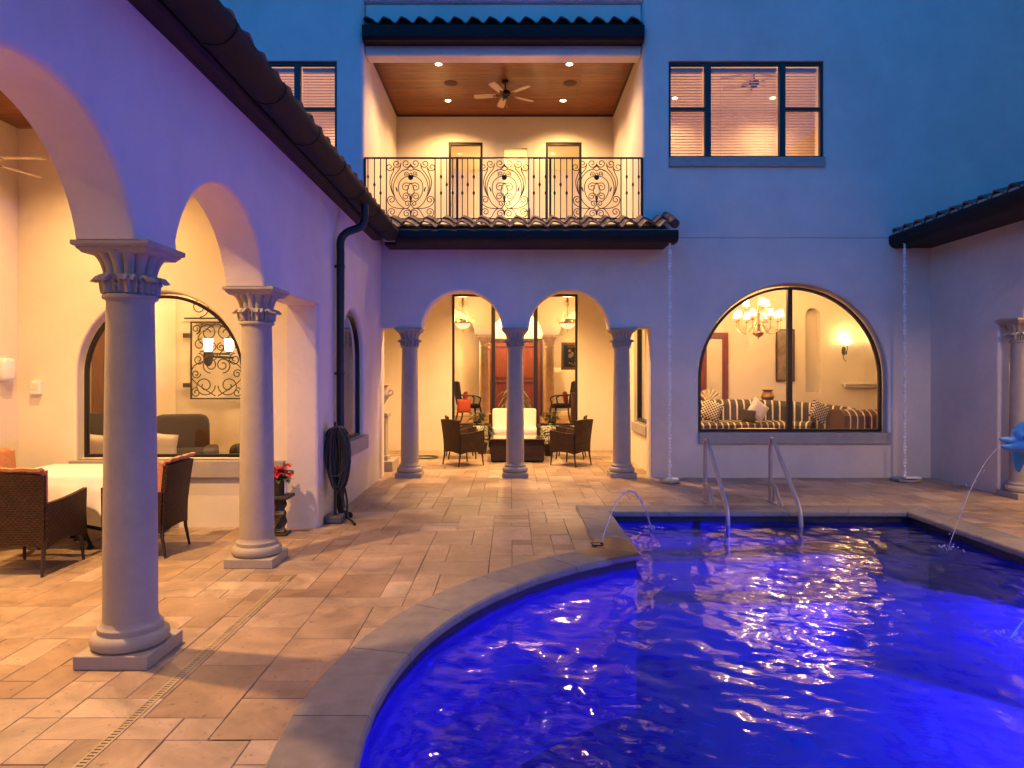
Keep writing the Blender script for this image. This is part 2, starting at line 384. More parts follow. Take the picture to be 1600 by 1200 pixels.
        rim = [i for i in range(nu)] + [j * W + nu for j in range(nv)] + [nv * W + i for i in range(nu, 0, -1)] + [j * W for j in range(nv, 0, -1)]
        for a in range(len(rim)):
            c = rim[(a + 1) % len(rim)]
            s.f.append([b + rim[a], b + c, b + N + c, b + N + rim[a]]); s.sm.append(False); s.mi.append(mi)
        return s
    def wall(s, outer, holes, T, mp, r=.03, roundf=None, seg=4, mi=0, hr=None):
        def area(lp): return sum(lp[i][0] * lp[(i + 1) % len(lp)][1] - lp[(i + 1) % len(lp)][0] * lp[i][1] for i in range(len(lp)))
        loops = []
        for q, lp in enumerate([outer] + holes):
            a = area(lp); lp = list(lp)
            if (q == 0) != (a > 0): lp = lp[::-1]
            n = len(lp); off = []
            rq = r if (q == 0 or not hr) else hr[q - 1]
            for i in range(n):
                p0, p1, p2 = Vector(lp[i - 1]), Vector(lp[i]), Vector(lp[(i + 1) % n])
                d1 = (p1 - p0).normalized(); d2 = (p2 - p1).normalized()
                n1 = Vector((-d1.y, d1.x)); n2 = Vector((-d2.y, d2.x))
                dn = 1 + n1.dot(n2)
                w = (n1 + n2) / dn if dn > .2 else n1
                on = (roundf(lp[i]) if roundf else False) if q == 0 else True
                off.append(w * (rq if on else 0))
            loops.append((lp, off, rq))
        def at(lp, off, f): return [(p[0] + o.x * f, p[1] + o.y * f) for p, o in zip(lp, off)]
        fr = [at(lp, off, 1) for lp, off, _ in loops]
        tri = tessellate_polygon([[Vector((p[0], p[1], 0)) for p in lp] for lp in fr])
        flat = [p for lp in fr for p in lp]
        s.add([mp(p[0], p[1], 0) for p in flat], [tuple(t) for t in tri], False, mi)
        bk = [p for lp, _, _ in loops for p in lp]
        s.add([mp(p[0], p[1], T) for p in bk], [tuple(t)[::-1] for t in tessellate_polygon([[Vector((p[0], p[1], 0)) for p in lp] for lp, _, _ in loops])], False, mi)
        for lp, off, rq in loops:
            n = len(lp); rows = []
            for k in range(seg + 1):
                a = k / seg * PI / 2
                rows.append([mp(p[0], p[1], rq * (1 - math.cos(a))) for p in at(lp, off, 1 - math.sin(a))])
            rows.append([mp(p[0], p[1], T) for p in lp])
            vs = [p for rw in rows for p in rw]
            s.add(vs, [(k * n + i, k * n + (i + 1) % n, (k + 1) * n + (i + 1) % n, (k + 1) * n + i) for k in range(len(rows) - 1) for i in range(n)], True, mi)
        return s
    def build(s, name, mats, parent=None, world=False, bevel=0, bseg=2, merge=True, sharp=40, loc=None):
        me = bpy.data.meshes.new(name)
        off = wloc(parent) if (world and parent is not None) else Vector((0, 0, 0))
        if loc is not None: off = off + Vector(loc)
        vs = [(p[0] - off.x, p[1] - off.y, p[2] - off.z) for p in s.v]
        me.from_pydata(vs, [], s.f)
        me.polygons.foreach_set('use_smooth', s.sm)
        me.polygons.foreach_set('material_index', s.mi)
        if merge:
            bm = bmesh.new(); bm.from_mesh(me)
            bmesh.ops.remove_doubles(bm, verts=bm.verts, dist=2e-5)
            bmesh.ops.recalc_face_normals(bm, faces=bm.faces)
            bm.to_mesh(me); bm.free()
        if any(s.sm): me.set_sharp_from_angle(angle=R(sharp))
        for m in (mats if isinstance(mats, (list, tuple)) else [mats]): me.materials.append(m)
        o = bpy.data.objects.new(name, me); col.objects.link(o)
        if parent is not None: o.parent = parent
        if loc is not None: o.location = loc
        if bevel:
            b = o.modifiers.new('bevel', 'BEVEL'); b.width = bevel; b.segments = bseg; b.limit_method = 'ANGLE'; b.angle_limit = R(40)
        return o

def tag(o, label=None, cat=None, group=None, kind=None):
    if label: o['label'] = label
    if cat: o['category'] = cat
    if group: o['group'] = group
    if kind: o['kind'] = kind
    return o
def thing(name, label, cat, loc=(0, 0, 0), rz=0, group=None):
    o = bpy.data.objects.new(name, None); col.objects.link(o); o.empty_display_size = .1
    o.location = loc; o.rotation_euler = (0, 0, rz)
    return tag(o, label, cat, group)
def copy_tree(o, loc=None, rz=None, label=None, group=None, parent=None, skip=()):
    c = o.copy(); col.objects.link(c)
    if parent is not None: c.parent = parent
    if loc is not None: c.location = loc
    if rz is not None: c.rotation_euler = (0, 0, rz)
    if label: c['label'] = label
    if group: c['group'] = group
    for ch in list(o.children):
        if ch.name.split('.')[0] in skip: continue
        copy_tree(ch, parent=c, skip=skip)
    return c

def arch(c, hw, sp, rise, n=28):
    rad = (hw * hw + rise * rise) / (2 * rise); cz = sp + rise - rad
    ph = math.asin(max(-1, min(1, (sp - cz) / rad)))
    return [(c + rad * math.cos(PI - ph - (PI - 2 * ph) * i / n), cz + rad * math.sin(PI - ph - (PI - 2 * ph) * i / n)) for i in range(n + 1)]
def archwin(c, hw, z0, cz, n=36):
    """flat-bottomed opening with a half-round head"""
    return [(c - hw, z0)] + [(c + hw * math.cos(PI - PI * i / n), cz + hw * math.sin(PI - PI * i / n)) for i in range(n + 1)] + [(c + hw, z0)]
def rect(a, b, z0, z1): return [(a, z0), (a, z1), (b, z1), (b, z0)]
def inset(lp, d):
    n = len(lp); A = sum(lp[i][0] * lp[(i + 1) % n][1] - lp[(i + 1) % n][0] * lp[i][1] for i in range(n)); sg = 1 if A > 0 else -1
    out = []
    for i in range(n):
        p0, p1, p2 = Vector(lp[i - 1]), Vector(lp[i]), Vector(lp[(i + 1) % n])
        d1 = (p1 - p0); d2 = (p2 - p1)
        d1 = d1.normalized() if d1.length > 1e-9 else d2.normalized()
        d2 = d2.normalized() if d2.length > 1e-9 else d1
        n1 = Vector((-d1.y, d1.x)) * sg; n2 = Vector((-d2.y, d2.x)) * sg
        dn = 1 + n1.dot(n2); w = (n1 + n2) / dn if dn > .2 else n1
        out.append((p1.x + w.x * d, p1.y + w.y * d))
    return out
def catmull(pts, k=8):
    pts = [Vector(p) for p in pts]; out = []
    for i in range(len(pts) - 1):
        p0 = pts[max(i - 1, 0)]; p1 = pts[i]; p2 = pts[i + 1]; p3 = pts[min(i + 2, len(pts) - 1)]
        for j in range(k):
            t = j / k
            out.append(.5 * ((2 * p1) + (p2 - p0) * t + (2 * p0 - 5 * p1 + 4 * p2 - p3) * t * t + (3 * p1 - p0 - 3 * p2 + p3) * t ** 3))
    out.append(pts[-1]); return out
def spiral(cx, cz, r, a0, turns, n=26, r1=.22):
    return [(cx + r * (1 - (1 - r1) * i / n) * math.cos(a0 + turns * 2 * PI * i / n), cz + r * (1 - (1 - r1) * i / n) * math.sin(a0 + turns * 2 * PI * i / n)) for i in range(n + 1)]

WARM = (1., .57, .215)
WARM2 = (1., .60, .255)
def lamp(name, kind, loc, power, color=WARM, radius=.06, parent=None, spot=None, blend=.6, rot=(0, 0, 0)):
    d = bpy.data.lights.new(name, kind); d.energy = power * LS; d.color = color
    if kind in ('POINT', 'SPOT'): d.shadow_soft_size = radius
    if kind == 'SPOT': d.spot_size = R(spot); d.spot_blend = blend
    o = bpy.data.objects.new(name, d); col.objects.link(o); o.rotation_euler = rot
    if parent is not None:
        o.parent = parent; o.location = Vector(loc) - wloc(parent)
    else: o.location = loc
    return o

# mapping helpers: (u,v,d) -> world
def front(Y): return lambda u, v, d: (u, Y + d, v)            # wall facing the camera
def faceR(X): return lambda u, v, d: (X - d, u, v)             # wall facing +X
def faceL(X): return lambda u, v, d: (X + d, u, v)             # wall facing -X

XL, XR, YF = -2.14, 6.95, 11.3
SP = 2.48
# ================================================================== SETTING: pool, deck, ground
NE = 72
def pool_outline():
    cx, cy, a, b = 3.07, 3.4, 3.8, 3.54
    th0 = math.acos((1.2 - cx) / a)                 # upper-left corner
    th1 = 2 * PI + math.acos((4.94 - cx) / a)
    pts = [(cx + a * math.cos(th0 + (th1 - th0) * i / NE), cy + b * math.sin(th0 + (th1 - th0) * i / NE)) for i in range(NE + 1)]
    pts += [(4.94, 8.48), (1.2, 8.48)]
    return pts                                       # counter-clockwise
POOL = pool_outline()
def inside(p, lp):
    x, y = p; c = False; n = len(lp); j = n - 1
    for i in range(n):
        xi, yi = lp[i]; xj, yj = lp[j]
        if (yi > y) != (yj > y) and x < (xj - xi) * (y - yi) / (yj - yi) + xi: c = not c
        j = i
    return c
MID = inset(POOL, -.2)

# --- paver deck: real stones in a random ashlar of 8 inch modules
def deck():
    U = .2035; x0, y0 = -6.5, -1.5; nx, ny = 76, 84
    occ = np.zeros((nx, ny), bool); rr = random.Random(11); mb = MB()
    kinds = [(2, 3), (3, 2), (2, 2), (1, 2), (2, 1), (3, 1), (1, 3), (1, 1), (3, 2), (2, 3)]
    fine = []
    def stone(ax, bx, ay, by):
        h = rr.uniform(-.0010, .0010); c = rr.uniform(.002, .0045)
        gs = [rr.choice((.0004, .0005, .0007, .0009, .0026)) for _ in range(4)]; ax += gs[0]; bx -= gs[1]; ay += gs[2]; by -= gs[3]
        v = [(ax, ay, -.03), (bx, ay, -.03), (bx, by, -.03), (ax, by, -.03), (ax, ay, -.005 + h), (bx, ay, -.005 + h), (bx, by, -.005 + h), (ax, by, -.005 + h),
             (ax + c, ay + c, h), (bx - c, ay + c, h), (bx - c, by - c, h), (ax + c, by - c, h)]
        f = [(8, 9, 10, 11)]
        for i in range(4):
            j = (i + 1) % 4; f += [(i, j, 4 + j, 4 + i), (4 + i, 4 + j, 8 + j, 8 + i)]
        mb.add(v, f)
    for j in range(ny):
        for i in range(nx):
            if occ[i, j]: continue
            opts = kinds[:]; rr.shuffle(opts); opts.append((1, 1))
            for (w, h) in opts:
                if i + w <= nx and j + h <= ny and not occ[i:i + w, j:j + h].any(): break
            occ[i:i + w, j:j + h] = True
            ax, bx, ay, by = x0 + i * U, x0 + (i + w) * U, y0 + j * U, y0 + (j + h) * U
            cs = [(ax + (bx - ax) * p / 6, ay + (by - ay) * q / 6) for p in range(7) for q in range(7)]
            ins = [inside(c, MID) for c in cs]
            if all(ins): continue
            if any(ins):                              # keep only what lies under or outside the coping
                K = 10
                vs = []; fs = []
                for p in range(K + 1):
                    for q in range(K + 1): vs.append((ax + .003 + (bx - ax - .006) * p / K, ay + .003 + (by - ay - .006) * q / K, 0))
                for p in range(K):
                    for q in range(K):
                        if not inside((ax + (bx - ax) * (p + .5) / K, ay + (by - ay) * (q + .5) / K), MID):
                            fs.append((p * (K + 1) + q, (p + 1) * (K + 1) + q, (p + 1) * (K + 1) + q + 1, p * (K + 1) + q + 1))
                if fs: mb.add(vs, fs)
            else: stone(ax, bx, ay, by)
    o = mb.build('deck', M['paver'], merge=False); tag(o, kind='structure')
    # joint bed below the stones (a frame round the pool)
    g = MB(); X0, X1, Y0, Y1 = x0, x0 + nx * U, y0, y0 + ny * U
    outer = [(X0, Y0), (X1, Y0), (X1, Y1), (X0, Y1)]
    tri = tessellate_polygon([[Vector((*p, 0)) for p in outer], [Vector((*p, 0)) for p in MID[::-1]]])
    g.add([(p[0], p[1], -.014) for p in outer + MID[::-1]], [tuple(t) for t in tri])
    tag(g.build('deck_bed', pmat('joint_sand', (.17, .12, .08), .95, mott=(20, .3)), merge=False), kind='structure')
    e = MB()
    B = 140
    for (a, b, c, d) in ((-B, B, -B, Y0), (-B, B, Y1, B), (-B, X0, Y0, Y1), (X1, B, Y0, Y1)):
        e.quad((a, c, -.03), (b, c, -.03), (b, d, -.03), (a, d, -.03))
    tag(e.build('ground', M['ground']), kind='structure')
deck()

def coping():
    lp = POOL; n = len(lp)
    def mit(i):
        p0, p1, p2 = Vector(lp[i - 1]), Vector(lp[i]), Vector(lp[(i + 1) % n])
        d1 = (p1 - p0).normalized(); d2 = (p2 - p1).normalized(); n1 = Vector((d1.y, -d1.x)); n2 = Vector((d2.y, -d2.x))
        return (n1 + n2) / (1 + n1.dot(n2))
    pts = [Vector(p) for p in lp] + [Vector(lp[0])]; mi = [mit(i) for i in range(n)] + [mit(0)]
    S = [0]
    for i in range(n): S.append(S[-1] + (pts[i + 1] - pts[i]).length)
    def at(s):
        for i in range(n):
            if s <= S[i + 1] + 1e-9:
                t = (s - S[i]) / max(S[i + 1] - S[i], 1e-9); return pts[i].lerp(pts[i + 1], t), mi[i].lerp(mi[i + 1], t)
        return pts[-1], mi[-1]
    prof = [(.02, -.06), (-.025, -.058), (-.036, -.045), (-.038, -.025), (-.033, -.004), (-.02, .008), (0, .012), (.352, .012), (.36, .006), (.36, -.04)]
    corners = [S[0], S[NE], S[NE + 1], S[NE + 2]]
    cuts = set(round(c, 4) for c in corners)
    for a, b in zip(corners, corners[1:] + [S[-1]]):
        k = max(1, round((b - a) / .78))
        for q in range(k): cuts.add(round(a + (b - a) * q / k, 4))
    cuts = sorted(cuts) + [S[-1]]
    mb = MB()
    for a, b in zip(cuts, cuts[1:]):
        if b - a < .02: continue
        g = .0035
        ss = [a + g] + [x for x in S if a + g < x < b - g] + [b - g]
        rows = []
        for s_ in ss:
            p, w = at(s_); rows.append([(p.x + w.x * o, p.y + w.y * o, z) for o, z in prof])
        m = len(prof); vs = [q for r_ in rows for q in r_]
        fs = [(i * m + k, i * m + k + 1, (i + 1) * m + k + 1, (i + 1) * m + k) for i in range(len(rows) - 1) for k in range(m - 1)]
        fs += [tuple(range(m)), tuple((len(rows) - 1) * m + k for k in range(m))[::-1]]
        mb.add(vs, fs, True)
    tag(mb.build('pool_coping', M['coping'], merge=False, sharp=30), kind='structure')
    # basin: dark waterline tile band, plaster wall and floor
    w = MB(); P2 = lp
    IN = inset(lp, -.005)
    OUT = [(p.x + q.x * .35, p.y + q.y * .35) for p, q in zip(pts[:-1], mi[:-1])]
    for i in range(n):
        j = (i + 1) % n
        a, b = IN[i], IN[j]
        w.quad((*a, -.004), (*b, -.004), (*b, -.15), (*a, -.15), 1)
        w.quad((*OUT[i], -.004), (*OUT[j], -.004), (*b, -.004), (*a, -.004), 2)
        w.quad((*a, -.15), (*b, -.15), (*b, -1.5), (*a, -1.5), 0)
    tri = tessellate_polygon([[Vector((*p, 0)) for p in IN]])
    w.add([(p[0], p[1], -1.5) for p in IN], [tuple(t) for t in tri])
    # entry step at the back under the grab rails
    w.box(1.21, 4.93, 8.05, 8.475, -1.499, -.50); w.box(1.21, 4.93, 7.65, 8.05, -1.499, -.85)
    tag(w.build('pool_basin', [M['poolwall'], M['pooltile'], M['darkgap']], merge=False), kind='structure')
    # water, a real rippled sheet
    res = .024; WL = inset(lp, -.004)
    xs = np.arange(-.8, 6.95, res); ys = np.arange(-.2, 8.52, res); X, Y = np.meshgrid(xs, ys, indexing='ij')
    Z = np.zeros_like(X); rg = np.random.RandomState(4)
    for lam, a in ((1.3, .0032), (.9, .0028), (.7, .0026), (.52, .0022), (.40, .0021), (.31, .0018), (.24, .0015), (.19, .0015), (.15, .0012), (.115, .0008)):
        for q in range(5):
            th = rg.uniform(0, 2 * PI); k = 2 * PI / (lam * rg.uniform(.85, 1.15))
            Z += a * .62 * np.sin(k * (X * math.cos(th) + Y * math.sin(th)) + rg.uniform(0, 6.28) + .6 * np.sin(1.3 * X + q) + .5 * np.sin(1.7 * Y - q))
    for (jx, jy, am) in ((1.65, 8.02, .006), (3.45, 4.75, .007), (4.45, 7.15, .005)):
        D = np.hypot(X - jx, Y - jy); Z += am * np.exp(-D / .55) * np.sin(2 * PI * D / .20)
    Z = -.12 + Z * .62
    cxs = (X[:-1, :-1] + X[1:, 1:]) / 2; cys = (Y[:-1, :-1] + Y[1:, 1:]) / 2
    # vectorised inside test
    ins = np.zeros(cxs.shape, bool); m = len(WL); j = m - 1
    for i in range(m):
        xi, yi = WL[i]; xj, yj = WL[j]
        if yi != yj:
            c = ((yi > cys) != (yj > cys)) & (cxs < (xj - xi) * (cys - yi) / (yj - yi) + xi); ins ^= c
        j = i
    nyy = len(ys); I, J = np.nonzero(ins)
    F = np.stack([I * nyy + J, (I + 1) * nyy + J, (I + 1) * nyy + J + 1, I * nyy + J + 1], 1)
    used = np.unique(F); rem = -np.ones(X.size, int); rem[used] = np.arange(len(used))
    V = np.stack([X.ravel(), Y.ravel(), Z.ravel()], 1)[used]; F = rem[F]
    me = bpy.data.meshes.new('water'); me.vertices.add(len(V)); me.vertices.foreach_set('co', V.ravel().astype(np.float32))
    me.loops.add(F.size); me.loops.foreach_set('vertex_index', F.ravel().astype(np.int32))
    me.polygons.add(len(F)); me.polygons.foreach_set('loop_start', np.arange(0, F.size, 4).astype(np.int32)); me.polygons.foreach_set('use_smooth', np.ones(len(F), bool))
    me.update(); me.validate(); me.materials.append(M['water'])
    o = bpy.data.objects.new('water', me); col.objects.link(o); tag(o, kind='structure')
coping()

# --- slot drain beside the columns
d = thing('slot_drain', 'narrow brass slot drain strip set into the pavers beside the two big columns', 'drain', (-1.87, 3.6, 0))
m = MB()
for sx in (-.026, .016): m.box(-1.87 + sx, -1.87 + sx + .010, 1.2, 5.75, .0006, .0045)
y = 1.2
while y < 5.75: m.box(-1.886, -1.854, y, y + .014, .0003, .0037); y += .026
m.build('grate', M['drain'], d, True)
m = MB(); m.quad((-1.896, 1.2, .00135), (-1.844, 1.2, .00135), (-1.844, 5.75, .00135), (-1.896, 5.75, .00135)); m.build('channel', pmat('channel_dirt', (.16, .11, .07), .9), d, True)

# ================================================================== HOUSE
def add_room(par, x0, x1, y0, y1, z0, z1, wm, fm, cm, back_holes=None, skip=()):
    w = MB()
    if 'left' not in skip: w.quad((x0, y0, z0), (x0, y1, z0), (x0, y1, z1), (x0, y0, z1))
    if 'right' not in skip: w.quad((x1, y0, z0), (x1, y1, z0), (x1, y1, z1), (x1, y0, z1))
    if 'back' not in skip:
        if back_holes: w.wall(rect(x0, x1, z0, z1), back_holes, .2, front(y1), r=.01)
        else: w.quad((x0, y1, z0), (x1, y1, z0), (x1, y1, z1), (x0, y1, z1))
    if w.f: w.build('interior_wall', wm, par, True)
    f = MB(); f.box(x0, x1, y0, y1 + .2, z0 - .1, z0); f.build('floor', fm, par, True)
    c = MB(); c.box(x0 - .02, x1 + .02, y0, y1 + .25, z1, z1 + .06); c.build('ceiling', cm, par, True)

def window(par, loop, mp, d, w=.05, dep=.06, mull=(), rails=(), label=None, name='window'):
    """frame (own mesh) > pane"""
    f = MB(); f.ring(loop, inset(loop, w), mp, d, d + dep)
    for (a, b, z0, z1) in mull: f.prism(rect(a, b, z0, z1), mp, d - .006, d + dep + .004)
    for (a, b, z0, z1) in rails: f.prism(rect(a, b, z0, z1), mp, d + .004, d + dep - .004)
    o = f.build(name, M['bronze'], par, True)
    if label: o['label'] = label
    il = inset(loop, w * .5); p = MB()
    tri = tessellate_polygon([[Vector((q[0], q[1], 0)) for q in il]])
    p.add([mp(q[0], q[1], d + dep * .6) for q in il], [tuple(t) for t in tri])
    p.build('pane', M['glass'], o, True)
    return o

def tiles(o3, A, S, L, D, per=.29, row=.36, th=.02, amp=.042):
    """S-profile clay tiles. o3 origin at the eave, A eave direction, S up-slope direction"""
    mb = MB(); o3 = Vector(o3); A = Vector(A).normalized(); S = Vector(S).normalized(); N = A.cross(S).normalized()
    if N.z < 0: N = -N
    nu = int(L / per * 14)
    def prof(u):
        t = (u / per) % 1
        return amp * math.sin(2 * PI * t) + amp * .25 * math.sin(4 * PI * t + .6)
    k = 0; s0 = 0
    while s0 < D:
        s1 = min(s0 + row + .05, D + .02)
        vs = []
        for (s_, lift) in ((s0, .030), (s1, .0)):
            for dn in (0, -th):
                for i in range(nu + 1):
                    u = L * i / nu
                    jig = .006 * math.sin(7.3 * math.floor(u / per + .25) + 3.1 * k)
                    vs.append(o3 + A * u + S * (s_ + (jig if lift else 0)) + N * (prof(u) + lift + dn))
        W = nu + 1; fs = []
        for i in range(nu):
            fs += [(i, i + 1, 2 * W + i + 1, 2 * W + i), (W + i, 3 * W + i, 3 * W + i + 1, W + i + 1), (i, W + i, W + i + 1, i + 1)]
        mb.add(vs, fs, True); s0 += row; k += 1
    return mb

# ---------------------------------------------------------------- two-storey main house
house = thing('house', 'two storey stucco house with balcony and big arched window behind the pool', 'house', (0, YF, 0))
COLX = (-1.695, .074, 1.864)
A1, A2 = arch(-.81, .667, SP, .62), arch(.969, .667, SP, .62)
HX0, HX1 = -6.0, 13.5
outer = [(HX0, -.05), (XL - .02, -.05), (XL - .02, SP)] + A1 + A2 + [(2.32, SP), (2.32, -.05), (HX1, -.05), (HX1, 9.2), (HX0, 9.2)]
archset = set((round(p[0], 4), round(p[1], 4)) for p in A1[1:-1] + A2[1:-1])
BX0, BX1, BZ0 = -2.436, 2.19, 4.2
bigwin = archwin(4.68, 1.57, .75, 1.64, 44)
winR = rect(2.617, 5.19, 5.30, 6.90)
winL = rect(-5.45, -2.88, 5.30, 6.90)
def rf(p): return (round(p[0], 4), round(p[1], 4)) in archset or (abs(p[0] - 2.32) < .01)
w = MB().wall(outer, [bigwin, winR, winL, rect(BX0, BX1, BZ0, 7.9)], .35, front(YF), r=.035, roundf=rf, hr=[.045, .012, .012, .09])
w.build('wall', M['stucco'], house, True)
# faint band joint at storey level
MB().box(2.3, XR + .02, YF - .004, YF + .01, 3.965, 3.978).build('band_joint', M['sill'], house, True)

# big arched window, its sill and mullion
wi = window(house, archwin(4.68, 1.535, .755, 1.64, 44), front(YF), .13, w=.04, dep=.07, mull=[(4.64, 4.715, .77, 3.15)], label='big arched window with a single dark mullion')
sl = MB().box(3.11, 6.27, YF - .06, YF + .12, .565, .75); sl.build('sill', M['sill'], wi, True, bevel=.008)

def blinds(par, x0, x1, z0, z1, Y):
    b = MB(); z = z1 - .03
    while z > z0:
        tilt = R(9)
        b.box(x0 + .01, x1 - .01, -.025, .025, -.0035, .0035, mat=Matrix.Translation((0, Y, z)) @ Matrix.Rotation(tilt, 4, 'X'))
        z -= .048
    for q in (.17, .83): b.tube([(x0 + (x1 - x0) * q, Y - .026, z0), (x0 + (x1 - x0) * q, Y - .026, z1)], .0015, 4)
    b.box(x0 + .005, x1 - .005, Y - .03, Y + .03, z1 - .055, z1)
    b.build('blind', M['blind'], par, True, merge=False)
for lp, lab in ((winR, 'triple upstairs window with lit blinds and a wide sill, right of the balcony'), (winL, 'upstairs window with lit blinds half hidden by the porch roof')):
    a, b = lp[0][0], lp[2][0]; z0, z1 = 5.30, 6.90
    m1, m2 = a + .662, a + 1.901
    wi = window(house, lp, front(YF), .05, w=.045, dep=.07, mull=[(m1 - .05, m1 + .05, z0 + .01, z1 - .01), (m2 - .05, m2 + .05, z0 + .01, z1 - .01)],
                rails=[(a + .03, m1 - .04, 6.10, 6.155), (m2 + .04, b - .03, 6.10, 6.155)], label=lab)
    MB().box(a - .0, b + .0, YF - .05, YF + .04, 5.14, 5.30).build('sill', M['sill'], wi, True, bevel=.006)
    for (p, q) in ((a + .05, m1 - .05), (m1 + .05, m2 - .05), (m2 + .05, b - .05)): blinds(wi, p, q, z0 + .05, z1 - .05, YF + .19)

# upper rooms behind the blinds
add_room(house, 2.5, 10.0, YF + .35, 15.6, 4.5, 7.75, M['peach'], M['woodfloor'], M['plaster'])
add_room(house, -8.2, -2.7, YF + .35, 15.6, 4.5, 7.75, M['peach'], M['woodfloor'], M['plaster'])
# balcony
MB().box(BX0, BX1, YF + .002, 14.6, 3.95, 4.2).build('balcony_floor', M['paver'], house, True)
for a_ in (BX0 - .2, BX1): MB().box(a_, a_ + .2, YF + .35, 14.62, 4.0, 7.5).build('balcony_side_wall', M['stucco'], house, True)
DZ = 6.68
dl = rect(-1.33, -.60, 4.21, DZ); dm = rect(-.27, .48, 4.21, DZ); dr = rect(.75, 1.52, 4.21, DZ)
w = MB().wall(rect(BX0 - .2, BX1 + .2, 4.0, 7.5), [dl, dm, dr], .2, front(14.6), r=.01); w.build('balcony_back_wall', M['stucco_in'], house, True)
MB().box(BX0 + .0, BX1 - .0, YF + .4, 14.6, 7.26, 7.32).build('balcony_ceiling', M['ceilwood'], house, True)
MB().box(BX0 + .003, BX1 - .003, YF + .10, YF + .40, 7.04, 7.9).build('balcony_beam', M['stucco'], house, True, bevel=.03, bseg=3)
# crown strip where ceiling meets the walls
c = MB(); c.box(BX0 + .002, BX0 + .03, YF + .41, 14.59, 7.22, 7.258); c.box(BX1 - .03, BX1 - .002, YF + .41, 14.59, 7.22, 7.258); c.box(BX0 + .03, BX1 - .03, 14.565, 14.592, 7.22, 7.258)
c.build('ceiling_trim', M['darkwood'], house, True)
add_room(house, -2.6, 2.4, 14.8, 18.0, 4.2, 7.1, M['plaster'], M['woodfloor'], M['plaster'])
for lp, fm in ((dl, 'bronze'), (dr, 'bronze'), (dm, 'cream_paint')):
    f = MB(); wd = .05 if fm == 'bronze' else .13
    f.ring(lp, inset(lp, wd), front(14.6), .03 if fm == 'bronze' else -.02, .12)
    if fm != 'bronze': f.prism(rect(lp[0][0] + .02, lp[2][0] - .02, 4.25, 4.55), front(14.6), .02, .08)
    o = f.build('balcony_door', M[fm], house, True)
    o['label'] = 'cream framed balcony door with bright glass' if fm != 'bronze' else 'tall dark framed balcony glass door'
    il = inset(lp, wd * .5); p = MB(); p.add([front(14.6)(q[0], q[1], .07) for q in il], [(0, 1, 2, 3)]); p.build('pane', M['glass'], o, True)
    if fm != 'bronze':
        h = MB(); h.box(.38, .41, 14.54, 14.585, 5.05, 5.25); h.tube([(.395, 14.55, 5.18), (.395, 14.50, 5.18), (.30, 14.50, 5.18)], .011, 8); h.build('handle', M['bronze'], o, True)
# balcony roof edge: gutter and tiles between the two wall faces
r_ = tiles((BX0 + .02, YF - .12, 7.50), (1, 0, 0), (0, .93, .37), BX1 - BX0 - .04, .9); rf_ = r_.build('balcony_roof', M['tile'], house, True, merge=False)
gmb = MB(); gl = [(-.12, 7.19), (-.16, 7.24), (-.16, 7.42), (-.10, 7.45), (.09, 7.45), (.09, 7.19)]
gmb.prism(gl, lambda u, v, d: (d, YF + u, v), BX0 + .005, BX1 - .005); gmb.build('gutter', M['gutter'], rf_, True)
# small tiled roof over the loggia, gutter and mortar
r_ = tiles((-1.98, 10.62, 4.03), (1, 0, 0), (0, .92, .38), 4.55, .70); pent = r_.build('loggia_roof', M['tile'], house, True, merge=False)
pb = MB(); pb.prism([(10.66, 3.82), (11.298, 3.82), (11.298, 4.20), (10.72, 3.99)], lambda u, v, d: (d, u, v), -2.0, 2.50); pb.build('mortar', M['bird'], pent, True)
ed = MB(); ed.tube([(2.56, 10.64, 4.06), (2.57, 11.0, 4.22), (2.56, 11.29, 4.33)], [.075, .07, .07], 12); ed.build('ridge_tile', M['tile'], pent, True)
g = MB(); gp = [(10.86, 3.77), (10.64, 3.77), (10.58, 3.80), (10.565, 3.85), (10.565, 3.93), (10.585, 3.95), (10.86, 3.95)]
g.prism(gp, lambda u, v, d: (d, u, v), -1.80, 2.60); g.build('gutter', M['gutter'], pent, True)
MB().box(-2.0, 2.52, 10.862, 11.296, 3.775, 3.818).build('soffit', M['fascia'], pent, True)

# loggia: side walls, ceiling, glazed back wall
LX0, LX1, LY = -2.95, 2.40, 15.4
sw = rect(12.0, 13.35, .80, 3.2)
w = MB().wall(rect(YF + .35, LY + .2, -.05, 3.85), [sw], .2, faceL(LX1), r=.02); w.build('loggia_side_wall', M['stucco_in'], house, True)
wi = window(house, inset(sw, .005), faceL(LX1), .07, w=.06, dep=.07, label='tall dark framed side window inside the loggia')
MB().box(LX1 - .04, LX1 + .06, 11.97, 13.38, .62, .80).build('sill', M['sill'], wi, True, bevel=.006)
MB().box(LX0 - .2, LX0, YF + .35, LY + .2, -.05, 3.85).build('loggia_side_wall', M['stucco_in'], house, True)
gw = rect(-1.328, 1.515, .55, 3.53)
w = MB().wall(rect(LX0 - .2, LX1 + .2, -.05, 3.85), [gw], .2, front(LY), r=.02); w.build('loggia_back_wall', M['stucco_in'], house, True)
window(house, inset(gw, .004), front(LY), .05, w=.05, dep=.07, mull=[(-.44, -.35, .56, 3.5), (.52, .61, .56, 3.5)], label='tall three pane window between loggia and entrance hall')
MB().box(LX0, LX1, YF + .3, LY, 3.84, 3.94).build('loggia_ceiling', M['stucco_in'], house, True)
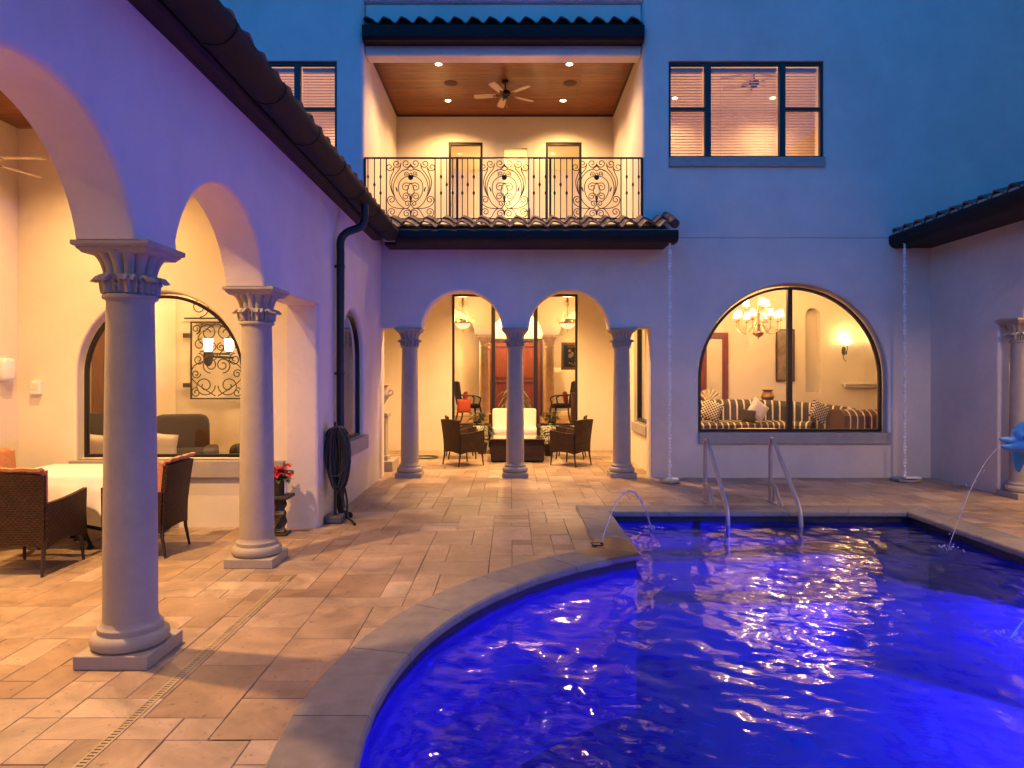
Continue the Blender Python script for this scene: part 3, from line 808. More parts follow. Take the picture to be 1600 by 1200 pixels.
# entrance hall behind it
HY = 20.2
add_room(house, -3.1, 3.3, LY + .2, HY, .5, 4.9, M['plaster'], M['woodfloor'], M['plaster'], back_holes=[archwin(-1.55, .62, .62, 2.75, 20), archwin(1.75, .62, .62, 2.75, 20)])
MB().quad((-3.1, HY + .5, .5), (3.3, HY + .5, .5), (3.3, HY + .5, 4.9), (-3.1, HY + .5, 4.9)).build('interior_wall', M['plaster'], house, True)
do = MB().box(-.62, .86, HY - .09, HY - .001, .5, 2.70).build('entrance_door', M['redwood'], house, True); do['label'] = 'tall red mahogany double entrance door'
f = MB(); f.ring(rect(-.70, .94, .5, 2.78), inset(rect(-.70, .94, .5, 2.78), .08), front(HY), -.12, -.0); f.box(.10, .14, HY - .105, HY - .09, .5, 2.70)
for x in (-.52, .22): f.ring(rect(x, x + .54, .75, 1.5), inset(rect(x, x + .54, .75, 1.5), .03), front(HY), -.105, -.09); f.ring(rect(x, x + .54, 1.6, 2.55), inset(rect(x, x + .54, 1.6, 2.55), .03), front(HY), -.105, -.09)
f.build('door_frame', M['darkwood'], do, True)
# living room behind the big window
add_room(house, 2.61, 9.2, YF + .35, 15.5, .3, 3.85, M['plaster'], M['woodfloor'], M['plaster'], back_holes=[archwin(6.86, .17, 1.3, 3.05, 14)], skip=('left',))
nb = MB(); nb.quad((6.6, 15.72, 1.2), (7.2, 15.72, 1.2), (7.2, 15.72, 3.4), (6.6, 15.72, 3.4)); nb.build('interior_wall', M['plaster'], house, True)
d_ = MB(); d_.ring(rect(4.30, 4.92, .3, 2.66), inset(rect(4.30, 4.92, .3, 2.66), .13), front(15.5), -.07, -.002); d_.box(4.43, 4.79, 15.45, 15.495, .31, 1.05)
dd = d_.build('interior_door', M['redwood'], house, True); p = MB(); p.quad((4.42, 15.47, 1.05), (4.80, 15.47, 1.05), (4.80, 15.47, 2.54), (4.42, 15.47, 2.54)); p.build('pane', M['cream_paint'], dd, True)
MB().box(9.3, 9.5, .2, YF - .002, 4.0, 9.2).build('sky_block_wall', M['stucco'], house, True)  # added unseen wall, blocks sky light to darken the upper right facade
# plain roof high above the frame
MB().box(HX0 - .6, HX1, YF - .55, 21.2, 9.2, 9.35).build('roof', M['fascia'], house, True)

# ---------------------------------------------------------------- dining porch wing (left)
wing = thing('porch_wing', 'arcaded single storey porch wing with brown gutter and arched windows along the pool deck', 'house wing', (XL, 5, 0))
arcs = [arch(c, .80, SP, .64, 30) for c in (-1.01, 1.05, 3.11, 5.17)]
outer = [(-2.4, 4.02), (-2.4, SP)]
for a in arcs: outer += a
JY = 7.60
outer += [(JY, SP), (JY, -.05), (YF - .002, -.05), (YF - .002, 4.02)]
aset = set((round(p[0], 4), round(p[1], 4)) for a in arcs for p in a[1:-1])
sidewin = archwin(9.30, .65, .83, 1.92, 28)
def rf2(p): return (round(p[0], 4), round(p[1], 4)) in aset or abs(p[0] - JY) < .01
w = MB().wall(outer, [sidewin], .35, faceR(XL), r=.045, roundf=rf2, hr=[.06]); w.build('wall', M['stucco'], wing, True)
wi = window(wing, archwin(9.30, .63, .83, 1.92, 28), faceR(XL), .055, w=.035, dep=.05, label='narrow arched window beside the downspout')
MB().box(XL - .16, XL + .055, 8.60, 10.03, .63, .83).build('sill', M['sill'], wi, True, bevel=.008)
PX0, EY = -5.50, 7.62
ew = archwin(-3.92, .93, .75, 1.70, 36)
w = MB().wall(rect(-7.4, XL - .352, -.05, 4.5), [ew], .25, front(EY), r=.02, hr=[.03]); w.build('porch_end_wall', M['stucco_in'], wing, True)
wi = window(wing, archwin(-3.92, .905, .77, 1.70, 36), front(EY), .10, w=.035, dep=.05, label='large arched window at the end of the dining porch')
MB().box(-4.9, -2.52, EY - .06, EY + .09, .56, .75).build('sill', M['sill'], wi, True, bevel=.008)
MB().box(PX0 - .2, PX0, -2.4, EY - .002, -.05, 4.5).build('porch_back_wall', M['stucco_in'], wing, True)
MB().box(PX0 - .2, XL - .36, -2.4, EY, 4.45, 4.5).build('porch_ceiling', M['ceilwood'], wing, True)
MB().box(-7.4, XL - .352, -2.6, -2.4, -.05, 4.5).build('porch_near_wall', M['stucco_in'], wing, True)
MB().box(XL - .36, XL - .352, -2.4, EY, 4.0, 4.5).build('porch_frieze', M['stucco_in'], wing, True)
# lounge behind the end window
add_room(wing, -7.4, XL - .36, EY + .25, 11.1, .1, 3.6, M['plaster'], M['woodfloor'], M['plaster'], back_holes=[rect(-5.12, -3.45, 1.32, 2.55)], skip=('right',))
nb = MB(); nb.quad((-5.6, 11.28, 1.0), (-3, 11.28, 1.0), (-3, 11.28, 2.9), (-5.6, 11.28, 2.9)); nb.build('interior_wall', M['plaster'], wing, True)
MB().box(-5.62, -5.42, 10.4, 11.09, .1, 3.58).build('interior_pier', M['plaster'], wing, True, bevel=.05)
MB().box(-6.75, -6.2, 10.99, 11.09, .1, 2.45).build('interior_door', M['redwood'], wing, True)
# roof, fascia and gutter
ang = R(27); r_ = tiles((-1.79, -2.4, 3.962), (0, 1, 0), (-math.cos(ang), 0, math.sin(ang)), 13.68, 4.6, amp=.024); pr = r_.build('roof', M['tile'], wing, True, merge=False)
fa = MB(); fa.prism([(-2.139, 3.79), (-2.02, 3.79), (-2.0, 3.83), (-1.99, 4.01), (-2.139, 4.05)], lambda u, v, d: (u, d, v), -2.4, 10.60); fa.build('fascia', M['fascia'], pr, True)
def gutter_prof(s=1): return [(-1.985 * s, 3.83), (-1.955 * s, 3.80), (-1.88 * s, 3.785), (-1.81 * s, 3.795), (-1.76 * s, 3.835), (-1.735 * s, 3.875), (-1.73 * s, 3.925), (-1.745 * s, 3.945), (-1.985 * s, 3.945)]
g = MB(); gp = gutter_prof(); g.prism(gp, lambda u, v, d: (u, d, v), -2.4, 10.62, smooth=True)
yy = .55
while yy < 10.5:
    g.prism(inset(gp, -.006), lambda u, v, d: (u, d, v), yy, yy + .035); yy += .94
g.build('gutter', M['gutter'], pr, True, sharp=50)
mo = MB(); mo.box(-1.985, -1.80, -2.4, 10.9, 3.947, 3.97); mo.build('mortar', M['bird'], pr, True)
# downspout
dp = thing('downspout', 'dark round downspout elbowing from the gutter down the stucco wall', 'downspout', (-2.07, 8.30, 0))
m = MB(); m.tube(catmull([(-1.80, 8.40, 3.80), (-1.80, 8.40, 3.62), (-1.84, 8.38, 3.52), (-2.00, 8.33, 3.44), (-2.065, 8.30, 3.34), (-2.07, 8.30, 3.2)], 6) + [Vector((-2.07, 8.30, .25))], .048, 14); m.build('pipe', M['pipe'], dp, True)
m = MB(); m.tube(catmull([(-2.07, 8.30, .3), (-2.07, 8.28, .2), (-2.01, 8.18, .06), (-1.94, 8.10, .01)], 5), [.052] * 8 + [.055, .056, .058, .06, .062, .066, .07, .074], 14); m.build('shoe', M['pipe'], dp, True)
for z in (3.0, 1.7):
    m = MB(); m.lathe([(.052, 0), (.054, .01), (.054, .03), (.052, .04)], 14, (-2.07, 8.30, z)); m.box(-2.139, -2.07, 8.285, 8.315, z + .005, z + .035); m.build('bracket', M['pipe'], dp, True, merge=False)

# ---------------------------------------------------------------- right wing
rw = thing('pool_wing', 'single storey stucco wing with tiled eave and column niche beside the pool', 'house wing', (XR, 6, 0))
ra = [arch(c, .80, SP, .64, 26) for c in (8.47, 6.41, 4.35, 2.29)]
outer = [(YF - .002, -.05), (YF - .002, 4.02), (.6, 4.02), (.6, -.05), (1.0, -.05), (1.0, SP)]
for a in reversed(ra): outer += a
outer += [(9.74, SP), (9.74, -.05)]
aset3 = set((round(p[0], 4), round(p[1], 4)) for a in ra for p in a[1:-1])
w = MB().wall(outer, [], .35, faceL(XR), r=.04, roundf=lambda p: (round(p[0], 4), round(p[1], 4)) in aset3 or abs(p[0] - 9.74) < .01); w.build('wall', M['stucco'], rw, True)
MB().box(9.1, 9.3, .4, YF, -.05, 4.0).build('niche_back_wall', M['stucco_in'], rw, True)
MB().box(XR + .352, 9.1, 10.0, 10.2, -.05, 4.0).build('niche_end_wall', M['stucco_in'], rw, True)
MB().box(XR + .352, 9.1, .4, .6, -.05, 4.0).build('niche_end_wall', M['stucco_in'], rw, True)
MB().box(XR + .351, 9.12, .4, 10.1, 3.7, 3.78).build('niche_ceiling', M['ceilwood'], rw, True)
an2 = R(16.5); r_ = tiles((6.31, YF - .03, 4.045), (0, -1, 0), (math.cos(an2), 0, math.sin(an2)), 11.0, 3.0); rr_ = r_.build('roof', M['tile'], rw, True, merge=False)
gp = [(6.62, 3.79), (6.36, 3.79), (6.30, 3.81), (6.26, 3.86), (6.25, 3.95), (6.26, 4.0), (6.62, 4.0)]
g = MB(); g.prism(gp, lambda u, v, d: (u, d, v), .3, YF - .01); g.build('gutter', M['gutter'], rr_, True)
MB().box(6.622, XR - .001, .3, YF - .01, 3.80, 3.86).build('soffit', M['fascia'], rr_, True)
mo = MB(); mo.box(6.33, 6.6, .3, YF - .02, 4.002, 4.06); mo.build('mortar', M['bird'], rr_, True)

# ================================================================== COLUMNS
def make_column(label, loc, group):
    t = thing('stone_column', label, 'column', loc, 0, group)
    m = MB().box(-.215, .215, -.215, .215, 0, .08); m.build('plinth', M['stone'], t, bevel=.006)
    m = MB(); m.lathe([(.165, .078), (.195, .082), (.212, .098), (.217, .122), (.212, .147), (.195, .163), (.178, .168), (.176, .176), (.180, .186), (.178, .200), (.166, .208), (.160, .214), (.154, .232)], 48)
    m.build('base', M['stone'], t)
    prof = [(.153, .225), (.150, .26)]
    for i in range(13):
        q = i / 12; prof.append((.150 - .020 * q ** 1.7, .26 + (2.135 - .26) * q))
    prof += [(.134, 2.150), (.150, 2.156), (.153, 2.166), (.150, 2.177), (.137, 2.181)]
    m = MB(); m.lathe(prof, 48); m.build('shaft', M['stone'], t)
    # capital: fluted bell over a ring of curled acanthus leaves
    m = MB(); rows = []
    def fl(a, z):
        k = max(0, min(1, (z - 2.25) / .05)); return 1 + .13 * k * abs(math.sin(a * 7)) ** .55 - .09 * k
    m.lathe([(.133, 2.18), (.134, 2.24), (.136, 2.28), (.140, 2.305), (.147, 2.335), (.157, 2.365), (.172, 2.392), (.187, 2.410), (.193, 2.418), (.190, 2.424)], 112, mod=fl)
    for k in range(8):
        a0 = 2 * PI * (k + .5) / 8
        def leaf(u, v, a0=a0):
            z = 2.185 + .115 * min(v * 1.25, 1) - (.045 * (max(0, v - .72) / .28) ** 1.4)
            out = .006 + .016 * math.sin(v * PI * .5) + (.046 * ((v - .6) / .4) ** 1.6 if v > .6 else 0)
            wdt = .385 * (1 - .45 * max(0, v - .55) / .45) * (1 + .10 * math.cos(v * 22))
            a = a0 + (u - .5) * 2 * wdt
            rr = .134 + out + .013 * math.cos((u - .5) * 2 * PI * 2.5) * (1 - .3 * v) - .012 * abs(u - .5) * 2
            return ((rr * math.cos(a), rr * math.sin(a), z), (math.cos(a), math.sin(a), .2))
        m.panel(leaf, 12, 12, .015)
    m.build('capital', M['stone'], t, merge=False, sharp=60)
    m = MB()
    def sq(h, z): return [(-h, -h, z), (h, -h, z), (h, h, z), (-h, h, z)]
    pr = [(.175, 2.410), (.186, 2.412), (.194, 2.424), (.206, 2.434), (.206, 2.444), (.222, 2.450), (.226, 2.456), (.226, 2.4795)]
    vs = [p for h, z in pr for p in sq(h, z)]; n = len(pr)
    m.add(vs, [(i * 4 + k, i * 4 + (k + 1) % 4, (i + 1) * 4 + (k + 1) % 4, (i + 1) * 4 + k) for i in range(n - 1) for k in range(4)] + [(0, 1, 2, 3), ((n - 1) * 4, (n - 1) * 4 + 1, (n - 1) * 4 + 2, (n - 1) * 4 + 3)])
    m.build('abacus', M['stone'], t, bevel=.003)
    return t
XC = XL - .165
c0 = make_column('large stone column nearest the camera with carved capital, blue light on one side', (XC, 4.14, 0), 'columns of the dining porch')
copy_tree(c0, (XC, 6.20, 0), label='stone column beside the red flower stand and the slot drain')
g2 = 'columns of the loggia'
copy_tree(c0, (COLX[0], YF + .165, 0), label='loggia column closest to the porch wing wall, urn behind it', group=g2)
copy_tree(c0, (COLX[1], YF + .165, 0), label='middle loggia column standing in front of the wicker coffee table', group=g2)
copy_tree(c0, (COLX[2], YF + .165, 0), label='loggia column beside the tall side window and the rain chain', group=g2)
g3 = 'columns of the pool wing'
copy_tree(c0, (XR + .165, 9.50, 0), label='column in the niche behind the blue dolphin', group=g3)

# ================================================================== BALCONY RAILING
ry = YF + .06
rail = thing('balcony_railing', 'black wrought iron balcony railing with three scrollwork panels', 'railing', (-.12, ry, 4.2))
Z0, Z1 = 4.30, 5.31
m = MB(); m.box(-2.43, 2.185, ry - .016, ry + .016, Z1 - .012, Z1 + .012); m.build('top_rail', M['iron'], rail, True)
m = MB(); m.box(-2.43, 2.185, ry - .012, ry + .012, Z0 - .010, Z0 + .010); m.build('bottom_rail', M['iron'], rail, True)
PC = (-1.664, -.105, 1.43); PW = .405
def baluster(x, knobs):
    m = MB(); m.box(x - .0075, x + .0075, ry - .0075, ry + .0075, Z0 + .01, Z1 - .012)
    for z in knobs: m.lathe([(.009, -.035), (.016, -.018), (.022, 0), (.016, .018), (.009, .035)], 10, (x, ry, z))
    return m.build('baluster', M['iron'], rail, True)
two = (4.73, 5.0); one = (4.87,)
xs = [(-2.375, two), (-2.268, one), (-2.166, two), (-1.16, two), (-1.065, one), (-.965, two), (-.805, two), (-.715, one), (-.615, two), (.385, two), (.482, one), (.583, two), (.73, two), (.83, one), (.932, two), (1.93, two), (2.034, one), (2.13, two)]
for x, k in xs: baluster(x, k)
for x in (-.89, .657, -2.425, 2.18):
    m = MB(); m.box(x - .018, x + .018, ry - .018, ry + .018, 4.201, Z1); m.build('post', M['iron'], rail, True)
# scroll panel traced as curves (x from centre outwards, z), mirrored
def sc(px, py): return ((693 - px) / 325 * PW, Z1 - .012 - (py - 140) / 790 * (Z1 - Z0 - .02))
def tr(pts): return [sc(*p) for p in pts]
k_ = PW / 325
def spt(px, py, rpx, a0, turns):
    c = sc(px, py); return spiral(c[0], c[1], rpx * k_, a0, turns)
def tail(pts, spl): return [tuple(q) for q in catmull([(*p,) for p in tr(pts)] , 6)] + spl[1:]
half = [
 tail([(455, 600), (440, 520), (445, 430), (490, 340), (545, 270), (562, 200)], spt(505, 205, 57, PI, 1.35)),
 tail([(475, 640), (440, 570), (415, 470), (425, 390), (462, 300), (470, 250)], spt(412, 250, 57, PI, 1.3)),
 tail([(560, 310), (640, 275), (690, 235), (693, 205)], spt(633, 200, 60, PI, 1.35)),
 tail([(693, 300), (640, 280), (570, 305), (500, 385), (462, 500), (470, 610), (515, 715), (590, 785), (650, 795), (692, 745)], spt(652, 735, 42, PI, -1.3)),
 tail([(690, 325), (660, 370), (610, 385), (550, 440), (530, 530), (550, 620), (600, 690), (640, 712)], []),
 spt(640, 340, 34, -PI * .3, 1.3),
 tail([(695, 710), (712, 640), (738, 580), (722, 500), (690, 462)], spt(632, 515, 62, PI * .78, -1.4)),
 tail([(690, 700), (690, 650), (680, 610)], spt(628, 640, 52, PI * .85, -1.35)),
 tail([(650, 797), (560, 800), (470, 785), (400, 740), (382, 690)], spt(435, 685, 54, 0, 1.3)),
 tail([(693, 865), (680, 820), (640, 800), (590, 808), (545, 865), (515, 915), (450, 925), (395, 885), (388, 840)], spt(440, 845, 52, 0, 1.3)),
 tail([(693, 865), (690, 890)], spt(640, 868, 53, PI * .9, -1.3)),
]
for pc in PC:
    m = MB()
    for sgn in (1, -1):
        for cv in half: m.tube([(pc - sgn * p[0], ry, p[1]) for p in cv], .0076, 5)
        x0, z0 = sc(505, 545); m.rbox(pc - sgn * x0, ry, z0, .012, .008, .045, .8, 5, mat=Matrix.Translation((pc - sgn * x0, ry, z0)) @ Matrix.Rotation(sgn * -.3, 4, 'Y') @ Matrix.Translation((-(pc - sgn * x0), -ry, -z0)))
        m.box(pc + sgn * PW - .009, pc + sgn * PW + .009, ry - .009, ry + .009, Z0 + .01, Z1 - .012)
    x0, z0 = sc(693, 388); m.rbox(pc, ry, z0, .043, .018, .043, 1, 8)
    m.build('scroll_panel', M['iron'], rail, True, merge=False)

# ================================================================== LIGHT FITTINGS
def downlight(x, y, z, power, label, spot=125, color=WARM2, group='recessed downlights', blend=.7):
    t = thing('recessed_downlight', label, 'ceiling light', (x, y, z), 0, group)
    m = MB(); m.lathe([(.052, -.001), (.056, -.008), (.078, -.007), (.080, -.001)], 24); m.build('trim_ring', M['white'], t)
    m = MB(); m.lathe([(0, -.004), (.053, -.004)], 24); m.build('lens', M['bulb'], t, merge=False)
    lamp('downlight_lamp', 'SPOT', (x, y, z - .05), power, color, .05, t, spot, blend)
    return t
for (x, y, l) in ((-1.29, 12.2, 'balcony ceiling downlight at the front beside the left wall'), (1.05, 12.2, 'balcony ceiling downlight at the front beside the right wall'),
                  (-1.27, 13.82, 'balcony ceiling downlight near the back wall, above the left glass door'), (1.06, 13.82, 'balcony ceiling downlight near the back wall, above the right glass door')):
    downlight(x, y, 7.259, 260, l, spot=140)
for x, l in ((-1.14, 'dark round ceiling speaker left of the balcony fan'), (1.13, 'dark round ceiling speaker right of the balcony fan')):
    t = thing('ceiling_speaker', l, 'speaker', (x, 13.0, 7.26), 0, 'balcony ceiling speakers')
    m = MB(); m.lathe([(0, -.006), (.11, -.008), (.125, -.006), (.13, -.001)], 28); m.build('grille', M['grille'], t)

def make_fan(label, loc, rz, drop=.26, blade='blade', rb=.60):
    t = thing('ceiling_fan', label, 'ceiling fan', loc, rz)          # origin at the hub
    m = MB(); m.lathe([(.02, drop - .055), (.06, drop - .05), (.065, drop - .002)], 20); m.build('canopy', M['bronze'], t)
    m = MB(); m.tube([(0, 0, .05), (0, 0, drop - .05)], .012, 10); m.build('rod', M['bronze'], t)
    m = MB(); m.lathe([(.03, .08), (.085, .06), (.10, .02), (.095, -.02), (.06, -.045), (.055, -.07), (.03, -.085)], 24); m.build('motor', M['bronze'], t)
    for k in range(5):
        a = 2 * PI * k / 5
        mt = Matrix.Rotation(a, 4, 'Z') @ Matrix.Translation((0, 0, -.01)) @ Matrix.Rotation(R(11), 4, 'X')
        m = MB(); lp = [(.18, -.05), (rb * .7, -.068), (rb - .03, -.066), (rb, -.045), (rb, .045), (rb - .03, .066), (rb * .7, .068), (.18, .05)]
        m.prism(lp, lambda u, v, d: (mt @ Vector((u, v, d))), -.004, .004)
        b = m.build('blade', M[blade], t, merge=False)
        m = MB(); m.box(.08, .24, -.018, .018, -.010, -.0045, mat=mt); m.build('blade_iron', M['bronze'], b, merge=False)
    m = MB(); m.tube([(.03, 0, -.08), (.03, 0, -.22)], .002, 5); m.rbox(.03, 0, -.23, .008, .008, .012, 1, 5); m.build('pull_chain', M['brass'], t)
    return t
fan = make_fan('five blade ceiling fan under the wooden balcony ceiling', (-.10, 12.9, 7.0), .5)
copy_tree(fan, (4.85, 13.6, 7.5), .25, 'ceiling fan seen through the upstairs blinds')
pf = copy_tree(fan, (-4.72, 6.0, 3.62), .03, 'pale fan blade reaching into the dining porch at the frame edge')
# longer rod up to the high porch ceiling
ex = [c for c in pf.children if c.name.startswith('rod')][0]; ex.data = ex.data.copy()
for v in ex.data.vertices:
    if v.co.z > .15: v.co.z += .55
ex = [c for c in pf.children if c.name.startswith('canopy')][0]; ex.location.z = .57
for x, l in ((3.58, 'bright downlight seen through the blinds of the first upstairs sash'), (5.72, 'bright downlight seen through the wide middle upstairs blind')):
    downlight(x, 14.9, 7.749, 100, l, spot=150)
downlight(-3.55, 14.9, 7.749, 150, 'bright downlight seen through the blinds beside the porch roof', spot=150)
lamp('upper_room_lamp', 'POINT', (4.6, 12.7, 4.95), 170, WARM, .12, house)
lamp('upper_room_lamp', 'POINT', (-4.4, 12.7, 4.95), 170, WARM, .12, house)
lamp('hallway_lamp', 'POINT', (.1, 17.2, 6.3), 90, WARM2, .1, house)

def make_chandelier():
    t = thing('chandelier', 'copper chandelier with candle arms and glowing shades in the living room', 'chandelier', (4.86, 13.4, 2.50))
    m = MB(); m.lathe([(0, -.10), (.012, -.085), (.016, -.06), (.05, -.045), (.095, -.01), (.105, .03), (.085, .05), (.03, .06), (.022, .10), (.04, .15), (.05, .20), (.03, .25), (.018, .32), (.03, .40), (.018, .46), (.010, .6)], 24)
    m.build('stem', M['copper'], t)
    m = MB(); m.tube([(0, 0, .6), (0, 0, 1.34)], .008, 6); m.lathe([(.02, 1.28), (.06, 1.30), (.065, 1.345)], 16); m.build('chain', M['brass'], t)
    for k in range(11):
        tier = 0 if k < 8 else 1
        a = 2 * PI * k / 8 + .2 if not tier else 2 * PI * (k - 8) / 3 + .5
        rr = .42 if not tier else .23; zz = .17 if not tier else .40
        mt = Matrix.Rotation(a, 4, 'Z')
        pth = catmull([(.03, 0, zz + .02), (.10, 0, zz + .02), (.16, 0, zz - .10), (.26, 0, zz - .16), (.35 * rr / .37, 0, zz - .08), (rr, 0, zz + .04), (rr, 0, zz + .09)], 6)
        m = MB(); m.tube(pth, .0085, 7, mat=mt)
        m.tube([(p[0], 0, p[1]) for p in spiral(.24 * rr / .37, zz - .06, .06, -PI / 2, 1.2, 18)], .005, 5, mat=mt)
        m.lathe([(.012, 0), (.035, .012), (.038, .018), (.012, .02)], 14, (rr, 0, zz + .08), mat=mt)
        m.lathe([(.012, 0), (.012, .085)], 10, (rr, 0, zz + .10), mat=mt)
        am = m.build('arm', M['brass'], t, merge=False)
        m = MB(); m.lathe([(.068, 0), (.056, .06), (.042, .125)], 18, (rr, 0, zz + .165), mat=mt); m.build('lamp_shade', M['shade'], am, merge=False)
    lamp('chandelier_lamp', 'POINT', (4.86, 13.4, 3.15), 60, WARM, .10, t)
    return t
make_chandelier()

def make_bowl(label, loc, group):
    t = thing('bowl_chandelier', label, 'chandelier', loc, 0, group)    # origin at the rim
    m = MB(); m.lathe([(.01, -.155), (.10, -.13), (.17, -.075), (.205, 0), (.195, .005), (.16, -.06), (.09, -.115)], 32); m.build('bowl', M['alabaster'], t)
    m = MB(); m.lathe([(.200, -.012), (.215, -.012), (.222, .005), (.215, .022), (.198, .02)], 32); m.lathe([(.02, -.15), (.03, -.165), (.012, -.185), (.018, -.2), (.006, -.235)], 14)
    for k in range(6):
        a = 2 * PI * k / 6; mt = Matrix.Rotation(a, 4, 'Z')
        m.tube([(p[0], 0, p[1]) for p in spiral(.235, .075, .055, -PI / 2, 1.3, 18)], .007, 5, mat=mt)
    m.build('rim', M['brass'], t, merge=False)
    m = MB()
    for k in range(3):
        a = 2 * PI * k / 3 + .4; mt = Matrix.Rotation(a, 4, 'Z')
        m.tube(catmull([(.20, 0, .02), (.15, 0, .2), (.06, 0, .36), (.02, 0, .46)], 6), .006, 6, mat=mt)
        m.tube([(p[0], 0, p[1]) for p in spiral(.075, .50, .075, PI, -1.3, 20)], .007, 5, mat=mt)
    m.lathe([(.015, .40), (.035, .46), (.02, .52), (.04, .58), (.015, .66), (.01, .75)], 14); m.build('scroll_frame', M['brass'], t, merge=False)
    m = MB(); m.tube([(0, 0, .75), (0, 0, 4.9 - loc[2] - .03)], .007, 6); m.lathe([(.02, 4.85 - loc[2]), (.06, 4.87 - loc[2]), (.065, 4.895 - loc[2])], 16); m.build('chain', M['brass'], t)
    lamp('bowl_lamp', 'POINT', (loc[0], loc[1], loc[2] + .12), 80, WARM, .08, t)
    return t
make_bowl('scrolled bowl chandelier in the hall, above the armchair with two orange pillows', (-1.22, 17.4, 3.02), 'entrance hall chandeliers')
make_bowl('scrolled bowl chandelier in the hall, above the framed flower painting', (1.45, 17.4, 3.02), 'entrance hall chandeliers')
lamp('hall_lamp', 'POINT', (.1, 16.6, 4.4), 800, WARM2, .1, house)
lamp('hall_lamp', 'POINT', (.1, 19.2, 4.2), 520, WARM2, .1, house)

def make_sconce(label, loc, group=None):
    t = thing('wall_sconce', label, 'wall lamp', loc, 0, group)
    m = MB(); m.rbox(0, -.012, -.10, .05, .012, .10, .9, 8); m.build('backplate', M['iron'], t)
    m = MB(); m.tube([(0, p[0], p[1]) for p in catmull([(-.02, -.10), (-.10, -.16), (-.17, -.08), (-.17, .02)], 6)], .010, 6)
    m.tube([(-.0, -.03 + .0, -.14), (-.03, -.05, -.20), (-.02, -.05, -.28), (.03, -.05, -.34)], .008, 6)
    m.tube([(.02, q[0] - .08, q[1] - .16) for q in spiral(0, 0, .05, 0, 1.2, 18)], .007, 5); m.build('scroll_arm', M['iron'], t, merge=False)
    m = MB(); m.lathe([(.02, 0), (.07, .02), (.105, .07), (.115, .10)], 22, (0, -.17, .02)); m.build('glass_bowl', M['shade'], t, merge=False)
    lamp('sconce_lamp', 'POINT', (loc[0], loc[1] - .17, loc[2] + .19), 11, WARM, .05, t)
    return t
make_sconce('iron scroll sconce with glowing bowl over the white wall ledge', (7.55, 15.49, 2.35), 'living room sconces')
make_sconce('second iron scroll sconce cut off by the window frame edge', (8.26, 15.49, 2.42), 'living room sconces')
lamp('living_lamp', 'POINT', (3.4, 13.2, 3.45), 165, WARM, .12, house)
lamp('living_lamp', 'POINT', (6.3, 14.2, 3.5), 50, WARM, .1, house)

# double lantern in the lounge
t = thing('lantern_sconce', 'two light lantern sconce with oval iron backplate seen through the porch window', 'wall lamp', (-4.47, 10.2, 1.98))
m = MB(); m.rbox(-.05, 0, 0, .075, .02, .15, .9, 10); m.tube(catmull([(-.05, -.02, 0), (-.05, -.12, -.02), (.0, -.16, .03), (.34, -.16, .03)], 6), .013, 7)
m.tube([(-.09 + p[0], -.16, p[1] - .02) for p in spiral(.2, 0, .06, 0, 1.5, 20)], .007, 5); m.build('bracket', M['iron'], t, merge=False)
m = MB(); m.tube([(-.05, .02, 0), (-.05, .90, 0)], .02, 8); m.build('wall_arm', M['iron'], t)
for x in (.02, .33):
    m = MB(); m.lathe([(.03, 0), (.06, .012), (.02, .03)], 16, (x, -.16, .045)); c = m.build('cup', M['iron'], t)
    m = MB(); m.lathe([(.045, 0), (.062, .03), (.062, .16), (.07, .18)], 18, (x, -.16, .07)); m.build('glass_shade', M['bulb'], c, merge=False)
    lamp('lantern_lamp', 'POINT', (-4.47 + x, 10.2 - .16, 2.17), 16, WARM, .05, t)
lamp('lounge_lamp', 'POINT', (-4.2, 9.2, 3.3), 130, WARM2, .12, wing)
lamp('lounge_lamp', 'POINT', (-2.9, 9.9, 3.1), 110, WARM2, .12, wing)

# porch lights
for (x, y, p, l) in ((-4.35, 6.5, 520, 'porch ceiling downlight over the dining table'), (-3.7, 4.5, 1250, 'porch ceiling downlight by the big column'), (-3.7, 2.3, 250, 'porch ceiling downlight beside the camera'), (-3.4, 0.0, 140, 'porch ceiling downlight behind the camera')):
    downlight(x, y, 4.449, p, l, spot=135, color=WARM, blend=1, group='porch downlights')
for (x, y, l) in ((-1.3, 12.6, 'loggia downlight above the wicker armchairs beside the urn'), (1.2, 12.6, 'loggia downlight above the wicker armchairs beside the side window'), (0, 14.4, 'loggia downlight above the loveseat')):
    downlight(x, y, 3.839, 760, l, spot=142, color=WARM, blend=1, group='loggia downlights')
for y in (8.4, 6.2, 4.0): downlight(8.0, y, 3.699, 260, 'pool wing niche downlight', spot=150, group='niche downlights')

# added shaded lamps, warm fill for the pool wing wall and deck
for y, l in ((5.7, 'added fill lamp hanging under the pool wing eave beyond the dolphin'), (3.4, 'added fill lamp hanging under the pool wing eave nearer the camera')):
    t = thing('added_eave_lamp', l, 'wall lamp', (6.50, y, 3.40), 0, 'added pool wing fill lamps')
    m = MB(); m.tube([(0, 0, .05), (0, 0, .36)], .012, 8); m.tube([(0, 0, .30), (.44, 0, .30)], .012, 8); m.build('arm', M['iron'], t, merge=False)
    m = MB(); m.lathe([(.02, .10), (.06, .09), (.13, .03), (.165, -.03), (.160, -.03), (.125, .025), (.055, .08)], 24); m.build('lamp_shade', M['iron'], t, merge=False)
    m = MB(); m.lathe([(0, -.055), (.03, -.045), (.04, -.01), (.03, .03), (.015, .07)], 14); m.build('bulb', M['bulb'], t, merge=False)
    lamp('added_eave_fill', 'SPOT', (6.50, y, 3.33), 195, WARM, .06, t, 172, .25)

